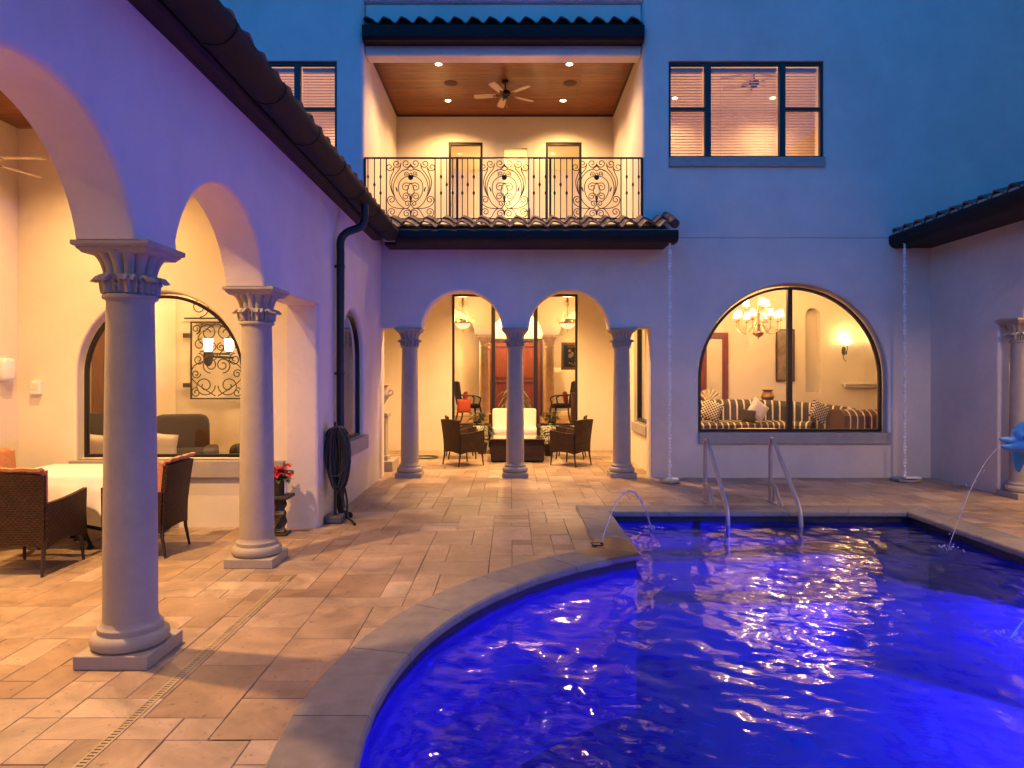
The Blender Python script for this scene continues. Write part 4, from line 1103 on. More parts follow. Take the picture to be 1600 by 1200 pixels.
# pool lights under water
for (x, y, rz, p) in ((5.88, 5.74, 0, 1550), (3.07, -.10, 0, 170)):
    t = thing('pool_light', 'round blue pool light set in the pool wall under water', 'pool light', (x, y, -.62), rz, 'pool lights')
    dv = Vector((3.07 - x, 3.4 - y, 0)).normalized()
    m = MB(); q = dv.to_track_quat('Z', 'Y').to_matrix().to_4x4()
    m.lathe([(.0, .012), (.10, .008)], 24, mat=q); m.build('lens', M['poollens'], t, merge=False)
    m = MB(); m.lathe([(.10, .004), (.105, .016), (.13, .012), (.135, 0)], 24, mat=q); m.build('rim', M['steel'], t, merge=False)
    lamp('pool_lamp', 'POINT', (x + dv.x * .12, y + dv.y * .12, -.62), p, (.04, .018, 1.), .08, t)

# ================================================================== POOLSIDE THINGS
def make_rail(x, label):
    t = thing('pool_grab_rail', label, 'grab rail', (x, 9.2, .0), 0, 'pool grab rails')
    p = [(0, 0, .0), (0, 0, .70)] + [tuple(q) for q in catmull([(0, 0, .70), (0, -.015, .79), (0, -.07, .845), (0, -.15, .80), (0, -.25, .70)], 5)] + [(0, -.86, .16)] + [tuple(q) for q in catmull([(0, -.86, .16), (0, -.94, .06), (0, -.965, -.06), (0, -.97, -.2)], 5)] + [(0, -.97, -.78)]
    m = MB(); m.tube(p, .027, 14); m.build('hand_rail', M['steel'], t, merge=False)
    p = [tuple(q) for q in catmull([(0, 0.0, .24), (0, -.10, .24), (0, -.19, .20), (0, -.27, .11)], 6)] + [(0, -.92, -.44)]
    m = MB(); m.tube(p, .022, 12); m.tube([(0, -.125, 0), (0, -.125, .235)], .022, 12); m.build('brace', M['steel'], t, merge=False)
    m = MB(); m.lathe([(.026, .025), (.034, .02), (.048, .012), (.05, .0)], 20, (0, 0, .001)); m.lathe([(.024, .025), (.034, .02), (.046, .012), (.048, .0)], 20, (0, -.125, .001)); m.build('floor_flange', M['steel'], t, merge=False)
make_rail(2.62, 'steel pool grab rail in front of the start of the window sill')
make_rail(3.50, 'steel pool grab rail in front of the window mullion')

def jet(label, p0, p1, apex, r0=.007, r1=.016, n=26, noise=.012, name='water_jet', t0=0):
    rr = random.Random(3); pts = []; rs = []
    for i in range(n + 1):
        t = i / n
        x = p0[0] + (p1[0] - p0[0]) * t; y = p0[1] + (p1[1] - p0[1]) * t
        z = p0[2] + (p1[2] - p0[2]) * t + 4 * apex * t * (1 - t)
        k = max(0, t - .35)
        pts.append((x + rr.uniform(-1, 1) * noise * k, y, z + rr.uniform(-1, 1) * noise * k)); rs.append((r0 + (r1 - r0) * t) * (1 + rr.uniform(-.5, .5) * k))
    m = MB(); m.tube(pts, rs, 8)
    for i in range(26):
        t = rr.uniform(.45, 1); x = p0[0] + (p1[0] - p0[0]) * t; y = p0[1] + (p1[1] - p0[1]) * t; z = p0[2] + (p1[2] - p0[2]) * t + 4 * apex * t * (1 - t)
        s_ = rr.uniform(.003, .008); m.rbox(x + rr.uniform(-.04, .04), y + rr.uniform(-.04, .04), z + rr.uniform(-.03, .03), s_, s_, s_, 1, 4)
    for i in range(34):
        a = rr.uniform(0, 2 * PI); d_ = rr.uniform(.02, .16); s_ = rr.uniform(.003, .010)
        m.rbox(p1[0] + d_ * math.cos(a), p1[1] + d_ * math.sin(a), -.108 + rr.uniform(0, .05) * (1 - d_ / .17), s_, s_, s_ * .8, 1, 4)
    o = m.build(name, M['jet'], None, merge=False); tag(o, label, 'water jet'); return o
jet('thin water jet arching up from the coping nozzle into the pool corner', (.90, 6.80, .02), (1.66, 8.02, -.12), .49, .006, .013)
jet('thin water jet spurting from the mouth of the blue dolphin', (5.53, 7.62, .94), (4.55, 7.1, -.12), .22, .0018, .0034, noise=.006)
jet('falling water jet at the right edge of the pool', (6.6, 4.9, .05), (3.45, 4.72, -.12), .9, .003, .006)
t = thing('jet_nozzle', 'small square dark nozzle cover at the foot of the arching water jet', 'nozzle', (.86, 6.80, 0))
m = MB(); m.ring(rect(-.055, .055, -.055, .055), rect(-.042, .042, -.042, .042), lambda u, v, d: (u, v, d), .0125, .019); m.build('frame', M['darkgap'], t)
m = MB(); m.box(-.042, .042, -.042, .042, .0125, .0155); m.build('cover', M['paver'], t)
m = MB(); m.lathe([(.013, .012), (.015, .03), (.008, .034)], 12, (.045, 0, 0)); m.build('tip', M['bronze'], t)

# dolphin fountain: one continuous body swept along its spine
t = thing('dolphin_fountain', 'blue dolphin fountain figure spitting water by the right edge of the pool', 'dolphin statue', (5.95, 7.62, 0))
bx, by = 5.95, 7.62
spine = catmull([(5.33, 7.62, .985), (5.40, 7.62, .975), (5.475, 7.62, .975), (5.54, 7.62, 1.0), (5.62, 7.62, 1.02), (5.78, 7.63, 1.04), (5.98, 7.64, 1.0), (6.18, 7.66, .84), (6.32, 7.68, .58), (6.40, 7.70, .34), (6.44, 7.70, .16)], 5)
rad0 = [.018, .036, .048, .105, .150, .190, .205, .180, .125, .068, .035]
m = MB(); n = len(spine); SEG = 24; vs = []
for i, p in enumerate(spine):
    q = i / (n - 1) * (len(rad0) - 1); k = min(int(q), len(rad0) - 2); u_ = q - k; u_ = u_ * u_ * (3 - 2 * u_); r0 = rad0[k] * (1 - u_) + rad0[k + 1] * u_
    tg = (spine[min(i + 1, n - 1)] - spine[max(i - 1, 0)]).normalized(); side = Vector((0, 1, 0)); upv = side.cross(tg).normalized()
    if upv.z < 0 and i < n * .6: upv = -upv
    if i >= n * .6 and upv.x < 0: upv = -upv
    for s_ in range(SEG):
        a = 2 * PI * s_ / SEG; vs.append(p + side * (math.cos(a) * r0 * .88) + upv * (math.sin(a) * r0 * (1.08 if math.sin(a) > 0 else .95)))
fs = [(i * SEG + s_, i * SEG + (s_ + 1) % SEG, (i + 1) * SEG + (s_ + 1) % SEG, (i + 1) * SEG + s_) for i in range(n - 1) for s_ in range(SEG)] + [tuple(range(SEG))[::-1], tuple((n - 1) * SEG + s_ for s_ in range(SEG))]
m.add(vs, fs, True)
body = m.build('body', M['dolphin'], t, True)
m = MB(); jw = catmull([(5.345, by, .905), (5.40, by, .900), (5.47, by, .905), (5.56, by, .93), (5.66, by, .96)], 5)
m.tube(jw, [.014, .018, .022, .026, .03, .034, .037, .04, .044, .05, .056, .064, .072, .08, .088, .095, .10, .10, .1, .1, .1][:len(jw)], 16); m.build('lower_jaw', M['dolphin'], t, True)
def fin(base, tip, w, th, mat_, name, sweep):
    base, tip = Vector(base), Vector(tip); ax = (tip - base); L = ax.length; ax.normalize(); ch = Vector(sweep).normalized(); nn = ax.cross(ch).normalized()
    m = MB()
    def fn(u, v):
        c = w * (1 - v ** 1.5) * (1 if v < .98 else .15) + .012
        off = -.10 * v * v
        return (base + ax * (L * v) + ch * ((u - .5) * c * 2 + off * -1), nn)
    m.panel(fn, 8, 12, th); return m.build(name, mat_, t, True, merge=False)
fin((5.66, 7.50, .90), (5.58, 7.36, .555), .10, .035, M['dolphinbelly'], 'flipper', (1, 0, .25))
fin((5.70, 7.74, .90), (5.66, 7.92, .56), .10, .035, M['dolphinbelly'], 'flipper', (1, 0, .25))
fin((5.98, 7.64, 1.17), (6.16, 7.64, 1.40), .10, .03, M['dolphin'], 'dorsal_fin', (1, 0, -.5))
fin((6.44, 7.68, .22), (6.56, 7.40, .10), .09, .03, M['dolphin'], 'tail_fluke', (1, .4, .3)); fin((6.44, 7.72, .22), (6.56, 8.0, .10), .09, .03, M['dolphin'], 'tail_fluke', (1, -.4, .3))
for s_ in (-1, 1):
    m = MB(); m.rbox(5.545, by + s_ * .098, 1.015, .022, .014, .026, .9, 8); m.rbox(5.56, by + s_ * .096, .985, .010, .010, .02, .9, 6); m.build('eye', M['eye'], t, True, merge=False)
m = MB(); m.lathe([(.30, 0), (.31, .05), (.26, .10), (.16, .16), (.10, .30), (.09, .55), (.12, .80)], 24, (6.02, 7.66, .0)); m.build('pedestal', M['stone'], t, True)

t.location.x += .13
def rain_chain(x, y, ztop, label):
    t = thing('rain_chain', label, 'rain chain', (x, y, 0), 0, 'rain chains')
    m = MB(); z = .05; k = 0
    while z < ztop:
        h = .052
        m.lathe([(.009, 0), (.018, .010), (.022, .026), (.018, .042), (.009, .052)], 8, (x, y, z), mod=lambda a, zz, k=k: 1 + .35 * math.cos(2 * a + k * PI / 2)); z += h; k += 1
    m.build('chain', M['chain'], t, True, merge=False)
    return t
rain_chain(2.50, 10.72, 3.77, 'pale rain chain hanging from the loggia roof gutter beside the loggia column')
rain_chain(6.20 + .12, 10.95, 3.80, 'pale rain chain hanging from the pool wing gutter right of the big window')
for (x, y, s_, l) in ((2.50, 10.78, .15, 'flat dark stone splash dish under the rain chain by the loggia'), (6.34, 10.95, .22, 'flat dark stone splash dish under the rain chain in the right corner')):
    t = thing('splash_dish', l, 'splash dish', (x, y, 0), 0, 'splash dishes')
    m = MB(); m.lathe([(s_ * .8, .0), (s_, .012), (s_ * 1.02, .045), (s_ * .92, .05), (s_ * .8, .03), (0, .026)], 20, mod=lambda a, z: 1 + .10 * math.sin(3 * a + 1) + .05 * math.sin(7 * a)); m.build('bowl', M['sill'], t)
    m = MB(); m.box(-s_ * .2, s_ * .95, -s_ * .35, s_ * .3, .045, .075); m.build('slab', M['chain'], t, bevel=.008)

# ================================================================== FURNITURE
def make_wicker(label, loc, rz, group, white=True):
    t = thing('wicker_armchair', label, 'armchair', loc, rz, group)     # faces +Y
    W = .27
    def lean(z): return -.25 - .13 * max(0, z - .42) ** 1.25
    def back(u, v):
        z = .24 + .62 * v + (.03 * math.sin(PI * u) if v < .01 else 0) + (.012 * math.sin(PI * u) if v > .99 else 0)
        hw = W + .035 * v ** 1.5; x = (2 * u - 1) * hw
        return ((x, lean(z) - .02 * (1 - (2 * u - 1) ** 2), z), (0, -1, -.15))
    m = MB(); m.panel(back, 8, 12, .036); m.build('backrest', M['wicker'], t, merge=False)
    for s_ in (-1, 1):
        def arm(u, v, s_=s_):
            y = -.27 + .55 * u; top = .615 + .05 * u ** 2; bot = .23 + .035 * math.sin(PI * u)
            z = bot + (top - bot) * v
            if u == 0: y = lean(z)
            return ((s_ * (W + .012 * v), y, z), (s_, 0, 0))
        m = MB(); m.panel(arm, 10, 6, .038); m.build('side_panel', M['wicker'], t, merge=False)
    m = MB(); m.box(-W + .02, W - .02, .225, .262, .235, .40); m.build('front_panel', M['wicker'], t, bevel=.008)
    m = MB(); m.box(-W + .02, W - .02, -.24, .262, .37, .405); m.build('seat', M['wicker'], t)
    if white:
        m = MB(); m.rbox(0, .015, .435, .245, .25, .045, .3, 8); m.build('seat_cushion', M['cush'], t)
    for sx in (-1, 1):
        for (y0, y1) in ((-.25, -.285), (.255, .275)):
            m = MB(); m.tube([(sx * .255, y0, .30), (sx * .262, y0, .2), (sx * .272, y1, .0)], [.020, .018, .012], 8); m.build('leg', M['wickleg'], t)
    return t
wc = make_wicker('wicker armchair on the loggia, front one on the side of the urn', (-.90, 12.95, 0), R(-52), 'loggia wicker armchairs')
lab = 'loggia wicker armchairs'
copy_tree(wc, (-1.02, 14.05, 0), R(-80), 'wicker armchair on the loggia, rear one on the side of the urn', lab)
copy_tree(wc, (1.14, 12.95, 0), R(52), 'wicker armchair on the loggia, front one on the side of the tall side window', lab)
copy_tree(wc, (1.24, 14.05, 0), R(80), 'wicker armchair on the loggia, rear one on the side of the tall side window', lab)
# loveseat
t = thing('loveseat', 'wicker loveseat with plump cream cushions behind the coffee table', 'loveseat', (.08, 15.0, 0), R(180), None)
m = MB(); m.box(-.56, .56, -.30, .30, .14, .40); m.build('base', M['wicker'], t, bevel=.01)
for s_ in (-1, 1):
    m = MB(); m.box(s_ * .54 - .03, s_ * .54 + .03, -.30, .32, .40, .62); m.build('arm', M['wicker'], t, bevel=.01)
    m = MB(); m.rbox(s_ * .245, .03, .47, .244, .27, .085, .16, 12); m.build('seat_cushion', M['cush'], t)
    m = MB(); m.rbox(s_ * .245, -.20, .72, .243, .085, .235, .16, 12); m.build('back_cushion', M['cush'], t)
    for y in (-.27, .27): MB().box(s_ * .52 - .02, s_ * .52 + .02, y - .02, y + .02, 0, .14).build('leg', M['wickleg'], t)
m = MB(); m.box(-.57, .57, -.36, -.30, .14, .82); m.build('backrest', M['wicker'], t, bevel=.012)
# coffee table
t = thing('coffee_table', 'low square wicker coffee table with glass top behind the middle loggia column', 'coffee table', (.13, 13.72, 0))
m = MB(); m.box(-.52, .52, -.48, .48, .03, .43); m.build('base', M['wicker'], t, bevel=.014)
m = MB(); m.box(-.54, .54, -.50, .50, .43, .452); m.build('rim', M['wicker'], t, bevel=.006)
m = MB(); m.box(-.50, .50, -.46, .46, .4535, .462); m.build('glass_top', pmat('dark_glass', (.10, .07, .05), .08, coat=.5), t)
for sx in (-1, 1):
    for sy in (-1, 1): MB().box(sx * .47 - .02, sx * .47 + .02, sy * .43 - .02, sy * .43 + .02, 0, .03).build('leg', M['wickleg'], t)

# dining set in the porch
t = thing('dining_table', 'square dining table hidden under the white cloth', 'table', (-4.35, 6.92, 0))
MB().box(-.53, .53, -.42, .42, .70, .735).build('table_top', M['darkwood'], t)
m = MB(); m.lathe([(.07, .03), (.05, .1), (.04, .4), (.06, .68), (.10, .70)], 20); m.build('pedestal', M['iron'], t)
for k in range(4):
    a = PI / 4 + k * PI / 2; m = MB(); m.tube(catmull([(.04 * math.cos(a), .04 * math.sin(a), .16), (.2 * math.cos(a), .2 * math.sin(a), .10), (.34 * math.cos(a), .34 * math.sin(a), .02)], 5), .018, 8); m.lathe([(.03, 0), (.035, .015), (.02, .035)], 10, (.34 * math.cos(a), .34 * math.sin(a), 0)); m.build('foot', M['iron'], t, merge=False)
m = MB(); hx, hy, zt = .56, .45, .7375; per = []
NS = 26
for (ax, ay, bx_, by_) in ((-hx, -hy, hx, -hy), (hx, -hy, hx, hy), (hx, hy, -hx, hy), (-hx, hy, -hx, -hy)):
    for i in range(NS): per.append((ax + (bx_ - ax) * i / NS, ay + (by_ - ay) * i / NS, i / NS))
NV = 10; vs = []; npr = len(per)
for j in range(NV + 1):
    v = j / NV
    for q, (x, y, s_) in enumerate(per):
        cor = 1 - min(s_, 1 - s_) * 2
        nx_, ny_ = (0, -1) if q < NS else (1, 0) if q < 2 * NS else (0, 1) if q < 3 * NS else (-1, 0)
        if s_ == 0: nx_, ny_ = [(-.7, -.7), (.7, -.7), (.7, .7), (-.7, .7)][q // NS]
        drop = .27 + .13 * max(0, cor) ** 3
        o_ = .012 + .035 * v * (1 + .8 * math.sin(q * .72 + 1.3) * v) + .05 * v * max(0, cor) ** 6
        zz = zt + .004 - drop * v if v > .1 else zt + .004 - .006 * (v / .1) ** 2 * 2
        vs.append((x + nx_ * o_ * min(1, v * 3), y + ny_ * o_ * min(1, v * 3), zz))
fs = [(j * npr + q, j * npr + (q + 1) % npr, (j + 1) * npr + (q + 1) % npr, (j + 1) * npr + q) for j in range(NV) for q in range(npr)] + [tuple(range(npr))]
m.add(vs, fs, True)
tc_ = m.build('tablecloth', M['cloth'], None, merge=False, sharp=60, loc=None); tc_.location = (-4.35, 6.92, 0); tag(tc_, 'bright white tablecloth draped over the porch dining table', 'tablecloth')
so = tc_.modifiers.new('thick', 'SOLIDIFY'); so.thickness = .003
def add_pad(t):
    def pad(u, v):
        z = .44 + .45 * v; x = (2 * u - 1) * (.245 + .035 * v)
        y = -.25 - .13 * max(0, z - .42) ** 1.25 + .045
        return ((x, y, z), (0, 1, .1))
    m = MB(); m.panel(pad, 8, 10, .065)
    def flap(u, v):
        a = v * PI * .62; x = (2 * u - 1) * (.283)
        return ((x, -.305 + .045 - .055 * (1 - math.cos(a)), .865 + .045 * math.sin(a) + .004 * math.sin(u * 19)), (0, -math.sin(a) * .3, 1))
    m.panel(flap, 14, 8, .028); m.build('back_cushion', M['orange'], t, merge=False)
dn = 'dining chairs of the porch'
def dchair(loc, rz, label, pad=True):
    t = copy_tree(wc, loc, rz, label, dn, skip=('seat_cushion',))
    if pad:
        add_pad(t); m = MB(); m.rbox(0, .02, .43, .245, .25, .04, .3, 8); m.build('seat_pad', M['orange'], t)
    return t
dchair((-4.21, 6.02, 0), 0, 'wicker dining chair with orange cushion, its back turned to the camera')
dchair((-3.50, 6.58, 0), R(90) + .06, 'wicker dining chair with cushion partly hidden behind the large column')
dchair((-5.10, 7.05, 0), R(-90), 'dining chair against the porch back wall, only its orange cushion in view')

# small things on the porch walls
t = thing('alarm_box', 'rounded white box mounted high on the porch back wall', 'alarm box', (PX0, 7.39, 1.76))
m = MB(); m.rbox(.045, 0, 0, .045, .085, .125, .4, 8); m.build('cover', M['white'], t); MB().box(0, .012, -.09, .09, -.13, .13).build('backplate', M['cream_paint'], t, bevel=.004)
t = thing('junction_box', 'small white control box on the porch end wall beside the arched window', 'control box', (-5.28, EY, 1.56))
m = MB(); m.box(-.055, .055, -.05, -.001, -.075, .075); m.build('cover', M['white'], t, bevel=.008); MB().box(-.03, .03, -.056, -.05, -.02, .04).build('panel', M['cream_paint'], t)

# flower stand
t = thing('flower_stand', 'dark carved pedestal stand with square top carrying the red flowers', 'plant stand', (-2.47, 7.28, 0))
m = MB(); rows = []
for i in range(19):
    z = .02 + .37 * i / 18; a = i * .16; h = .058 + .006 * math.sin(i * 1.4)
    rows += [(h * math.cos(a + PI / 4 + k * PI / 2) * 1.35, h * math.sin(a + PI / 4 + k * PI / 2) * 1.35, z) for k in range(4)]
m.add(rows, [(i * 4 + k, i * 4 + (k + 1) % 4, (i + 1) * 4 + (k + 1) % 4, (i + 1) * 4 + k) for i in range(18) for k in range(4)], False); m.build('post', M['pot'], t)
MB().box(-.10, .10, -.10, .10, 0, .025).build('base', M['pot'], t, bevel=.004)
MB().box(-.13, .13, -.13, .13, .39, .425).build('top', M['pot'], t, bevel=.006)
def leafmesh(m, base, d, L, w, mi=0, droop=.3):
    d = Vector(d).normalized(); sd = d.cross(Vector((0, 0, 1)))
    sd = sd.normalized() if sd.length > .05 else Vector((1, 0, 0)); up = sd.cross(d)
    vs = []; b = Vector(base)
    for (u, ww) in ((0, .12), (.25, .8), (.55, 1), (.8, .6), (1, .04)):
        c = b + d * (L * u) - Vector((0, 0, 1)) * (droop * L * u * u)
        vs += [c + sd * (w * ww) + up * (w * .25 * ww), c, c - sd * (w * ww) + up * (w * .25 * ww)]
    m.add(vs, [(i * 3 + k, i * 3 + k + 1, (i + 1) * 3 + k + 1, (i + 1) * 3 + k) for i in range(4) for k in range(2)], True, mi)
t = thing('poinsettia', 'potted red poinsettia with paper tag on the dark stand', 'potted flower', (-2.47, 7.28, .426)); t.scale = (1.22, 1.22, 1.15)
m = MB(); m.lathe([(.055, 0), (.075, .15), (.08, .16), (.07, .16), (.06, .13), (0, .13)], 20); m.build('pot', M['pot'], t)
m = MB(); rr = random.Random(5)
for q in range(9):
    a = rr.uniform(0, 2 * PI); r_ = rr.uniform(0, .085); c = (r_ * math.cos(a), r_ * math.sin(a), .23 + rr.uniform(0, .07)); m.tube([(0, 0, .12), c], .003, 5)
m.build('stem', M['leaf'], t, merge=False)
m = MB(); g_ = MB()
for q in range(11):
    a = rr.uniform(0, 2 * PI); r_ = rr.uniform(.0, .105); c = (r_ * math.cos(a), r_ * math.sin(a), .235 + rr.uniform(-.03, .07) - r_ * .4)
    for k in range(9):
        b = rr.uniform(0, 2 * PI); leafmesh(m, c, (math.cos(b), math.sin(b), rr.uniform(-.2, .7)), rr.uniform(.04, .075), .017)
    for k in range(5):
        b = rr.uniform(0, 2 * PI); leafmesh(g_, (c[0], c[1], c[2] - .05), (math.cos(b), math.sin(b), rr.uniform(-.5, .2)), rr.uniform(.05, .09), .02)
m.build('flower', M['red'], t, merge=False); g_.build('foliage', M['leaf'], t, merge=False)
m = MB(); m.box(.076, .079, -.085, -.02, .02, .15); m.build('tag', M['tag'], t)

# hose on its stand
t = thing('hose_stand', 'black metal hose hanger stake standing against the porch wing wall', 'hose stand', (-2.02, 7.86, 0))
m = MB(); m.box(-2.035, -2.005, 7.845, 7.875, 0, 1.16); m.build('stake', M['iron'], t, True)
m = MB()
for yy_ in (7.80, 7.92): m.tube([(-2.0 + .11 * math.cos(PI * k / 10), yy_, 1.0 + .10 * math.sin(PI * k / 10)) for k in range(11)], .012, 8)
m.box(-2.03, -2.0, 7.79, 7.93, 1.08, 1.10); m.box(-2.12, -2.095, 7.79, 7.93, .99, 1.01); m.box(-1.905, -1.88, 7.79, 7.93, .99, 1.01); m.build('hanger', M['iron'], t, True, merge=False)
m = MB(); m.box(-2.13, -1.93, 7.78, 7.98, .001, .09); m.build('foot', M['greyplastic'], t, True, bevel=.02)
t = thing('garden_hose', 'thick coil of black garden hose hanging on the stand beside the downspout', 'hose', (-1.96, 7.86, .3))
m = MB(); rr = random.Random(8); pth = []
for k in range(34):
    off = rr.uniform(-.08, .08); lw = rr.uniform(.04, .13); lh = rr.uniform(.27, .37); dx = rr.uniform(-.02, .02)
    for i in range(22):
        a = PI / 2 + 2 * PI * i / 22
        pth.append((-1.99 + dx + lw * math.cos(a), 7.86 + off + .02 * math.sin(a * 2 + k), 1.10 - lh + lh * math.sin(a) + rr.uniform(-.004, .004)))
m.tube(pth, .0135, 7); m.build('coil', M['rubber'], t, True, merge=False)
m = MB(); m.tube(catmull([(-1.95, 7.95, .45), (-1.92, 8.0, .25), (-1.9, 7.96, .05), (-1.82, 7.86, .016), (-1.78, 7.75, .016)], 6), .012, 7); m.tube([(-1.78, 7.75, .016), (-1.76, 7.70, .017)], .016, 8); m.build('loose_end', M['rubber'], t, True, merge=False)

# loggia extras: urn on a pedestal, hose coil, plants
t = thing('urn_pedestal', 'cream stone pedestal and step in the loggia corner', 'pedestal', (-2.36, 12.3, 0))
m = MB(); m.box(-.17, .17, -.17, .17, .18, .26); m.box(-.13, .13, -.13, .13, .26, .95); m.box(-.17, .17, -.17, .17, .95, 1.02); m.build('column_block', M['stone'], t, bevel=.008, merge=False)
MB().box(-.5, .28, -.3, .4, 0, .18).build('step', M['stone'], t, bevel=.01)
t = thing('urn', 'cream stone urn standing on the pedestal in the loggia corner', 'urn', (-2.36, 12.3, 1.02))
m = MB(); m.lathe([(.10, 0), (.10, .03), (.04, .06), (.035, .10), (.08, .15), (.15, .27), (.165, .36), (.13, .42), (.12, .45), (.17, .50), (.165, .51), (.11, .46)], 28, mod=lambda a, z: 1 + (.03 * math.cos(14 * a) if .1 < z < .4 else 0)); m.build('body', M['stone'], t)
for s_ in (-1, 1):
    m = MB(); m.tube([(s_ * .15, 0, .30)] + [(s_ * (.17 + p[0]), 0, p[1] + .38) for p in spiral(.02, 0, .06, -PI / 2, .8, 14)], .013, 7); m.build('handle', M['stone'], t, merge=False)
o = MB()
pth = [(-1.75 + (.22 + .008 * k) * math.cos(2 * PI * i / 24) * (1 + .05 * k), 14.0 + (.22 + .008 * k) * math.sin(2 * PI * i / 24), .012 + .006 * k) for k in range(3) for i in range(24)]
o.tube(pth, .009, 6); o = o.build('garden_hose', M['hosegreen'], None, merge=False); tag(o, 'thin green hose coiled flat on the loggia floor', 'hose')

def plant(name, label, cat, loc, n, L, w, spread, h, mat_='leaf', pot='pot', potr=.12, poth=.22, seed=1, group=None, droop=.4):
    t = thing(name, label, cat, loc, 0, group); rr = random.Random(seed)
    m = MB(); m.lathe([(potr * .7, 0), (potr, poth), (potr * 1.08, poth + .015), (potr * .95, poth + .02), (potr * .9, poth - .03), (0, poth - .03)], 20); m.build('pot', M[pot], t)
    st = MB(); lf = MB()
    for q in range(n):
        a = rr.uniform(0, 2 * PI); r_ = spread * math.sqrt(rr.random()); z = poth + rr.uniform(.05, h)
        c = (r_ * math.cos(a), r_ * math.sin(a), z); 
        if q % 3 == 0: st.tube([(c[0] * .15, c[1] * .15, poth - .03), (c[0] * .6, c[1] * .6, poth + (z - poth) * .6), c], .004, 5)
        for k in range(4):
            b = a + rr.uniform(-1.6, 1.6); leafmesh(lf, c, (math.cos(b), math.sin(b), rr.uniform(-.3, .9)), L * rr.uniform(.6, 1.2), w * rr.uniform(.7, 1.2), droop=droop)
    st.build('stem', M[mat_], t, merge=False); lf.build('foliage', M[mat_], t, merge=False); return t
gp_ = 'leafy pot plants of the loggia'
plant('pot_plant', 'bushy green pot plant between the loveseat and the armchairs on the urn side', 'pot plant', (-.62, 14.75, 0), 70, .10, .022, .24, .42, seed=2, group=gp_)
plant('pot_plant', 'bushy green pot plant between the loveseat and the armchairs on the side window side', 'pot plant', (.80, 14.4, 0), 70, .10, .022, .24, .42, seed=3, group=gp_)
gp2 = 'low ferns behind the hall window'
plant('fern', 'small dark fern inside the hall window beside the column on the urn side', 'fern', (-.78, 15.9, .5), 50, .12, .016, .16, .24, seed=4, group=gp2, potr=.09, poth=.1)
plant('fern', 'small dark fern inside the hall window beside the column on the painting side', 'fern', (.95, 15.9, .5), 50, .12, .016, .16, .24, seed=5, group=gp2, potr=.09, poth=.1)
plant('palm_plant', 'pale arching palm leaves in front of the red entrance door', 'palm', (.11, 16.6, .5), 18, .42, .035, .12, .55, mat_='palm', pot='clay', potr=.14, poth=.3, seed=6, droop=.8)

# entrance hall
for x, l in ((-.70, 'golden marble hall column on the side of the orange pillow armchair'), (1.05, 'golden marble hall column on the side of the flower painting')):
    t = thing('marble_column', l, 'column', (x, 18.6, .5), 0, 'entrance hall columns')
    m = MB(); m.box(-.16, .16, -.16, .16, 0, .10); m.lathe([(.16, .1), (.165, .14), (.14, .18)], 28); m.build('base', M['marble'], t, merge=False)
    m = MB(); m.lathe([(.135, .17), (.132, 1.0), (.120, 1.93)], 32); m.build('shaft', M['marble'], t)
    m = MB(); m.lathe([(.125, 1.93), (.14, 1.945), (.125, 1.96), (.125, 2.03), (.145, 2.05), (.13, 2.07), (.17, 2.17), (.19, 2.21)], 32); m.box(-.2, .2, -.2, .2, 2.21, 2.28); m.build('capital', M['marble'], t, merge=False)
# wall over the two columns with arches
hx_ = thing('hall_arcade', 'cream arched wall carried by the golden hall columns', 'arch wall', (.18, 18.6, 2.78))
aa = arch(-1.75, .78, 2.79, .74, 20); ab = arch(2.10, .78, 2.79, .74, 20); am = arch(.175, .70, 2.79, .66, 20)
MB().wall([(-3.1, 4.89), (-3.1, 2.79)] + aa + am + ab + [(3.29, 2.79), (3.29, 4.89)], [], .3, front(18.45), r=.01).build('arch_wall', M['plaster'], hx_, True)

def hall_chair(label, loc, rz, pillows):
    t = thing('hall_armchair', label, 'armchair', loc, rz, 'dark hall armchairs')      # faces +Y
    for sx in (-1, 1):
        m = MB(); m.tube(catmull([(sx * .23, .22, .42), (sx * .235, .235, .22), (sx * .23, .23, 0)], 5), [.026] * 5 + [.024, .022, .02, .018, .016, .016], 8); m.build('leg', M['darkwood'], t)
        m = MB(); m.tube(catmull([(sx * .22, -.22, .45), (sx * .22, -.24, .2), (sx * .23, -.31, 0)], 5), .021, 8); m.build('leg', M['darkwood'], t)
        m = MB(); m.tube(catmull([(sx * .23, -.24, .70), (sx * .27, -.05, .70), (sx * .275, .12, .685), (sx * .27, .21, .63), (sx * .255, .20, .54), (sx * .235, .17, .44)], 6), .019, 8); m.build('arm', M['darkwood'], t)
    m = MB(); m.rbox(0, 0, .44, .25, .25, .055, .35, 8); m.build('seat', M['darkfab'], t)
    def bk(u, v):
        hw = .20 + .045 * v; z = .46 + .56 * v + .03 * math.sin(PI * u) * v
        return (((2 * u - 1) * hw, -.24 - .09 * v, z), (0, 1, .15))
    m = MB(); m.panel(bk, 8, 8, .05); m.build('backrest', M['darkfab'], t)
    return t
hall_chair('dark wood armchair in the hall with two orange pillows', (-1.03, 16.85, .5), R(-70), 2)
hall_chair('dark wood armchair in the hall under the flower painting', (1.27, 16.95, .5), R(70), 1)
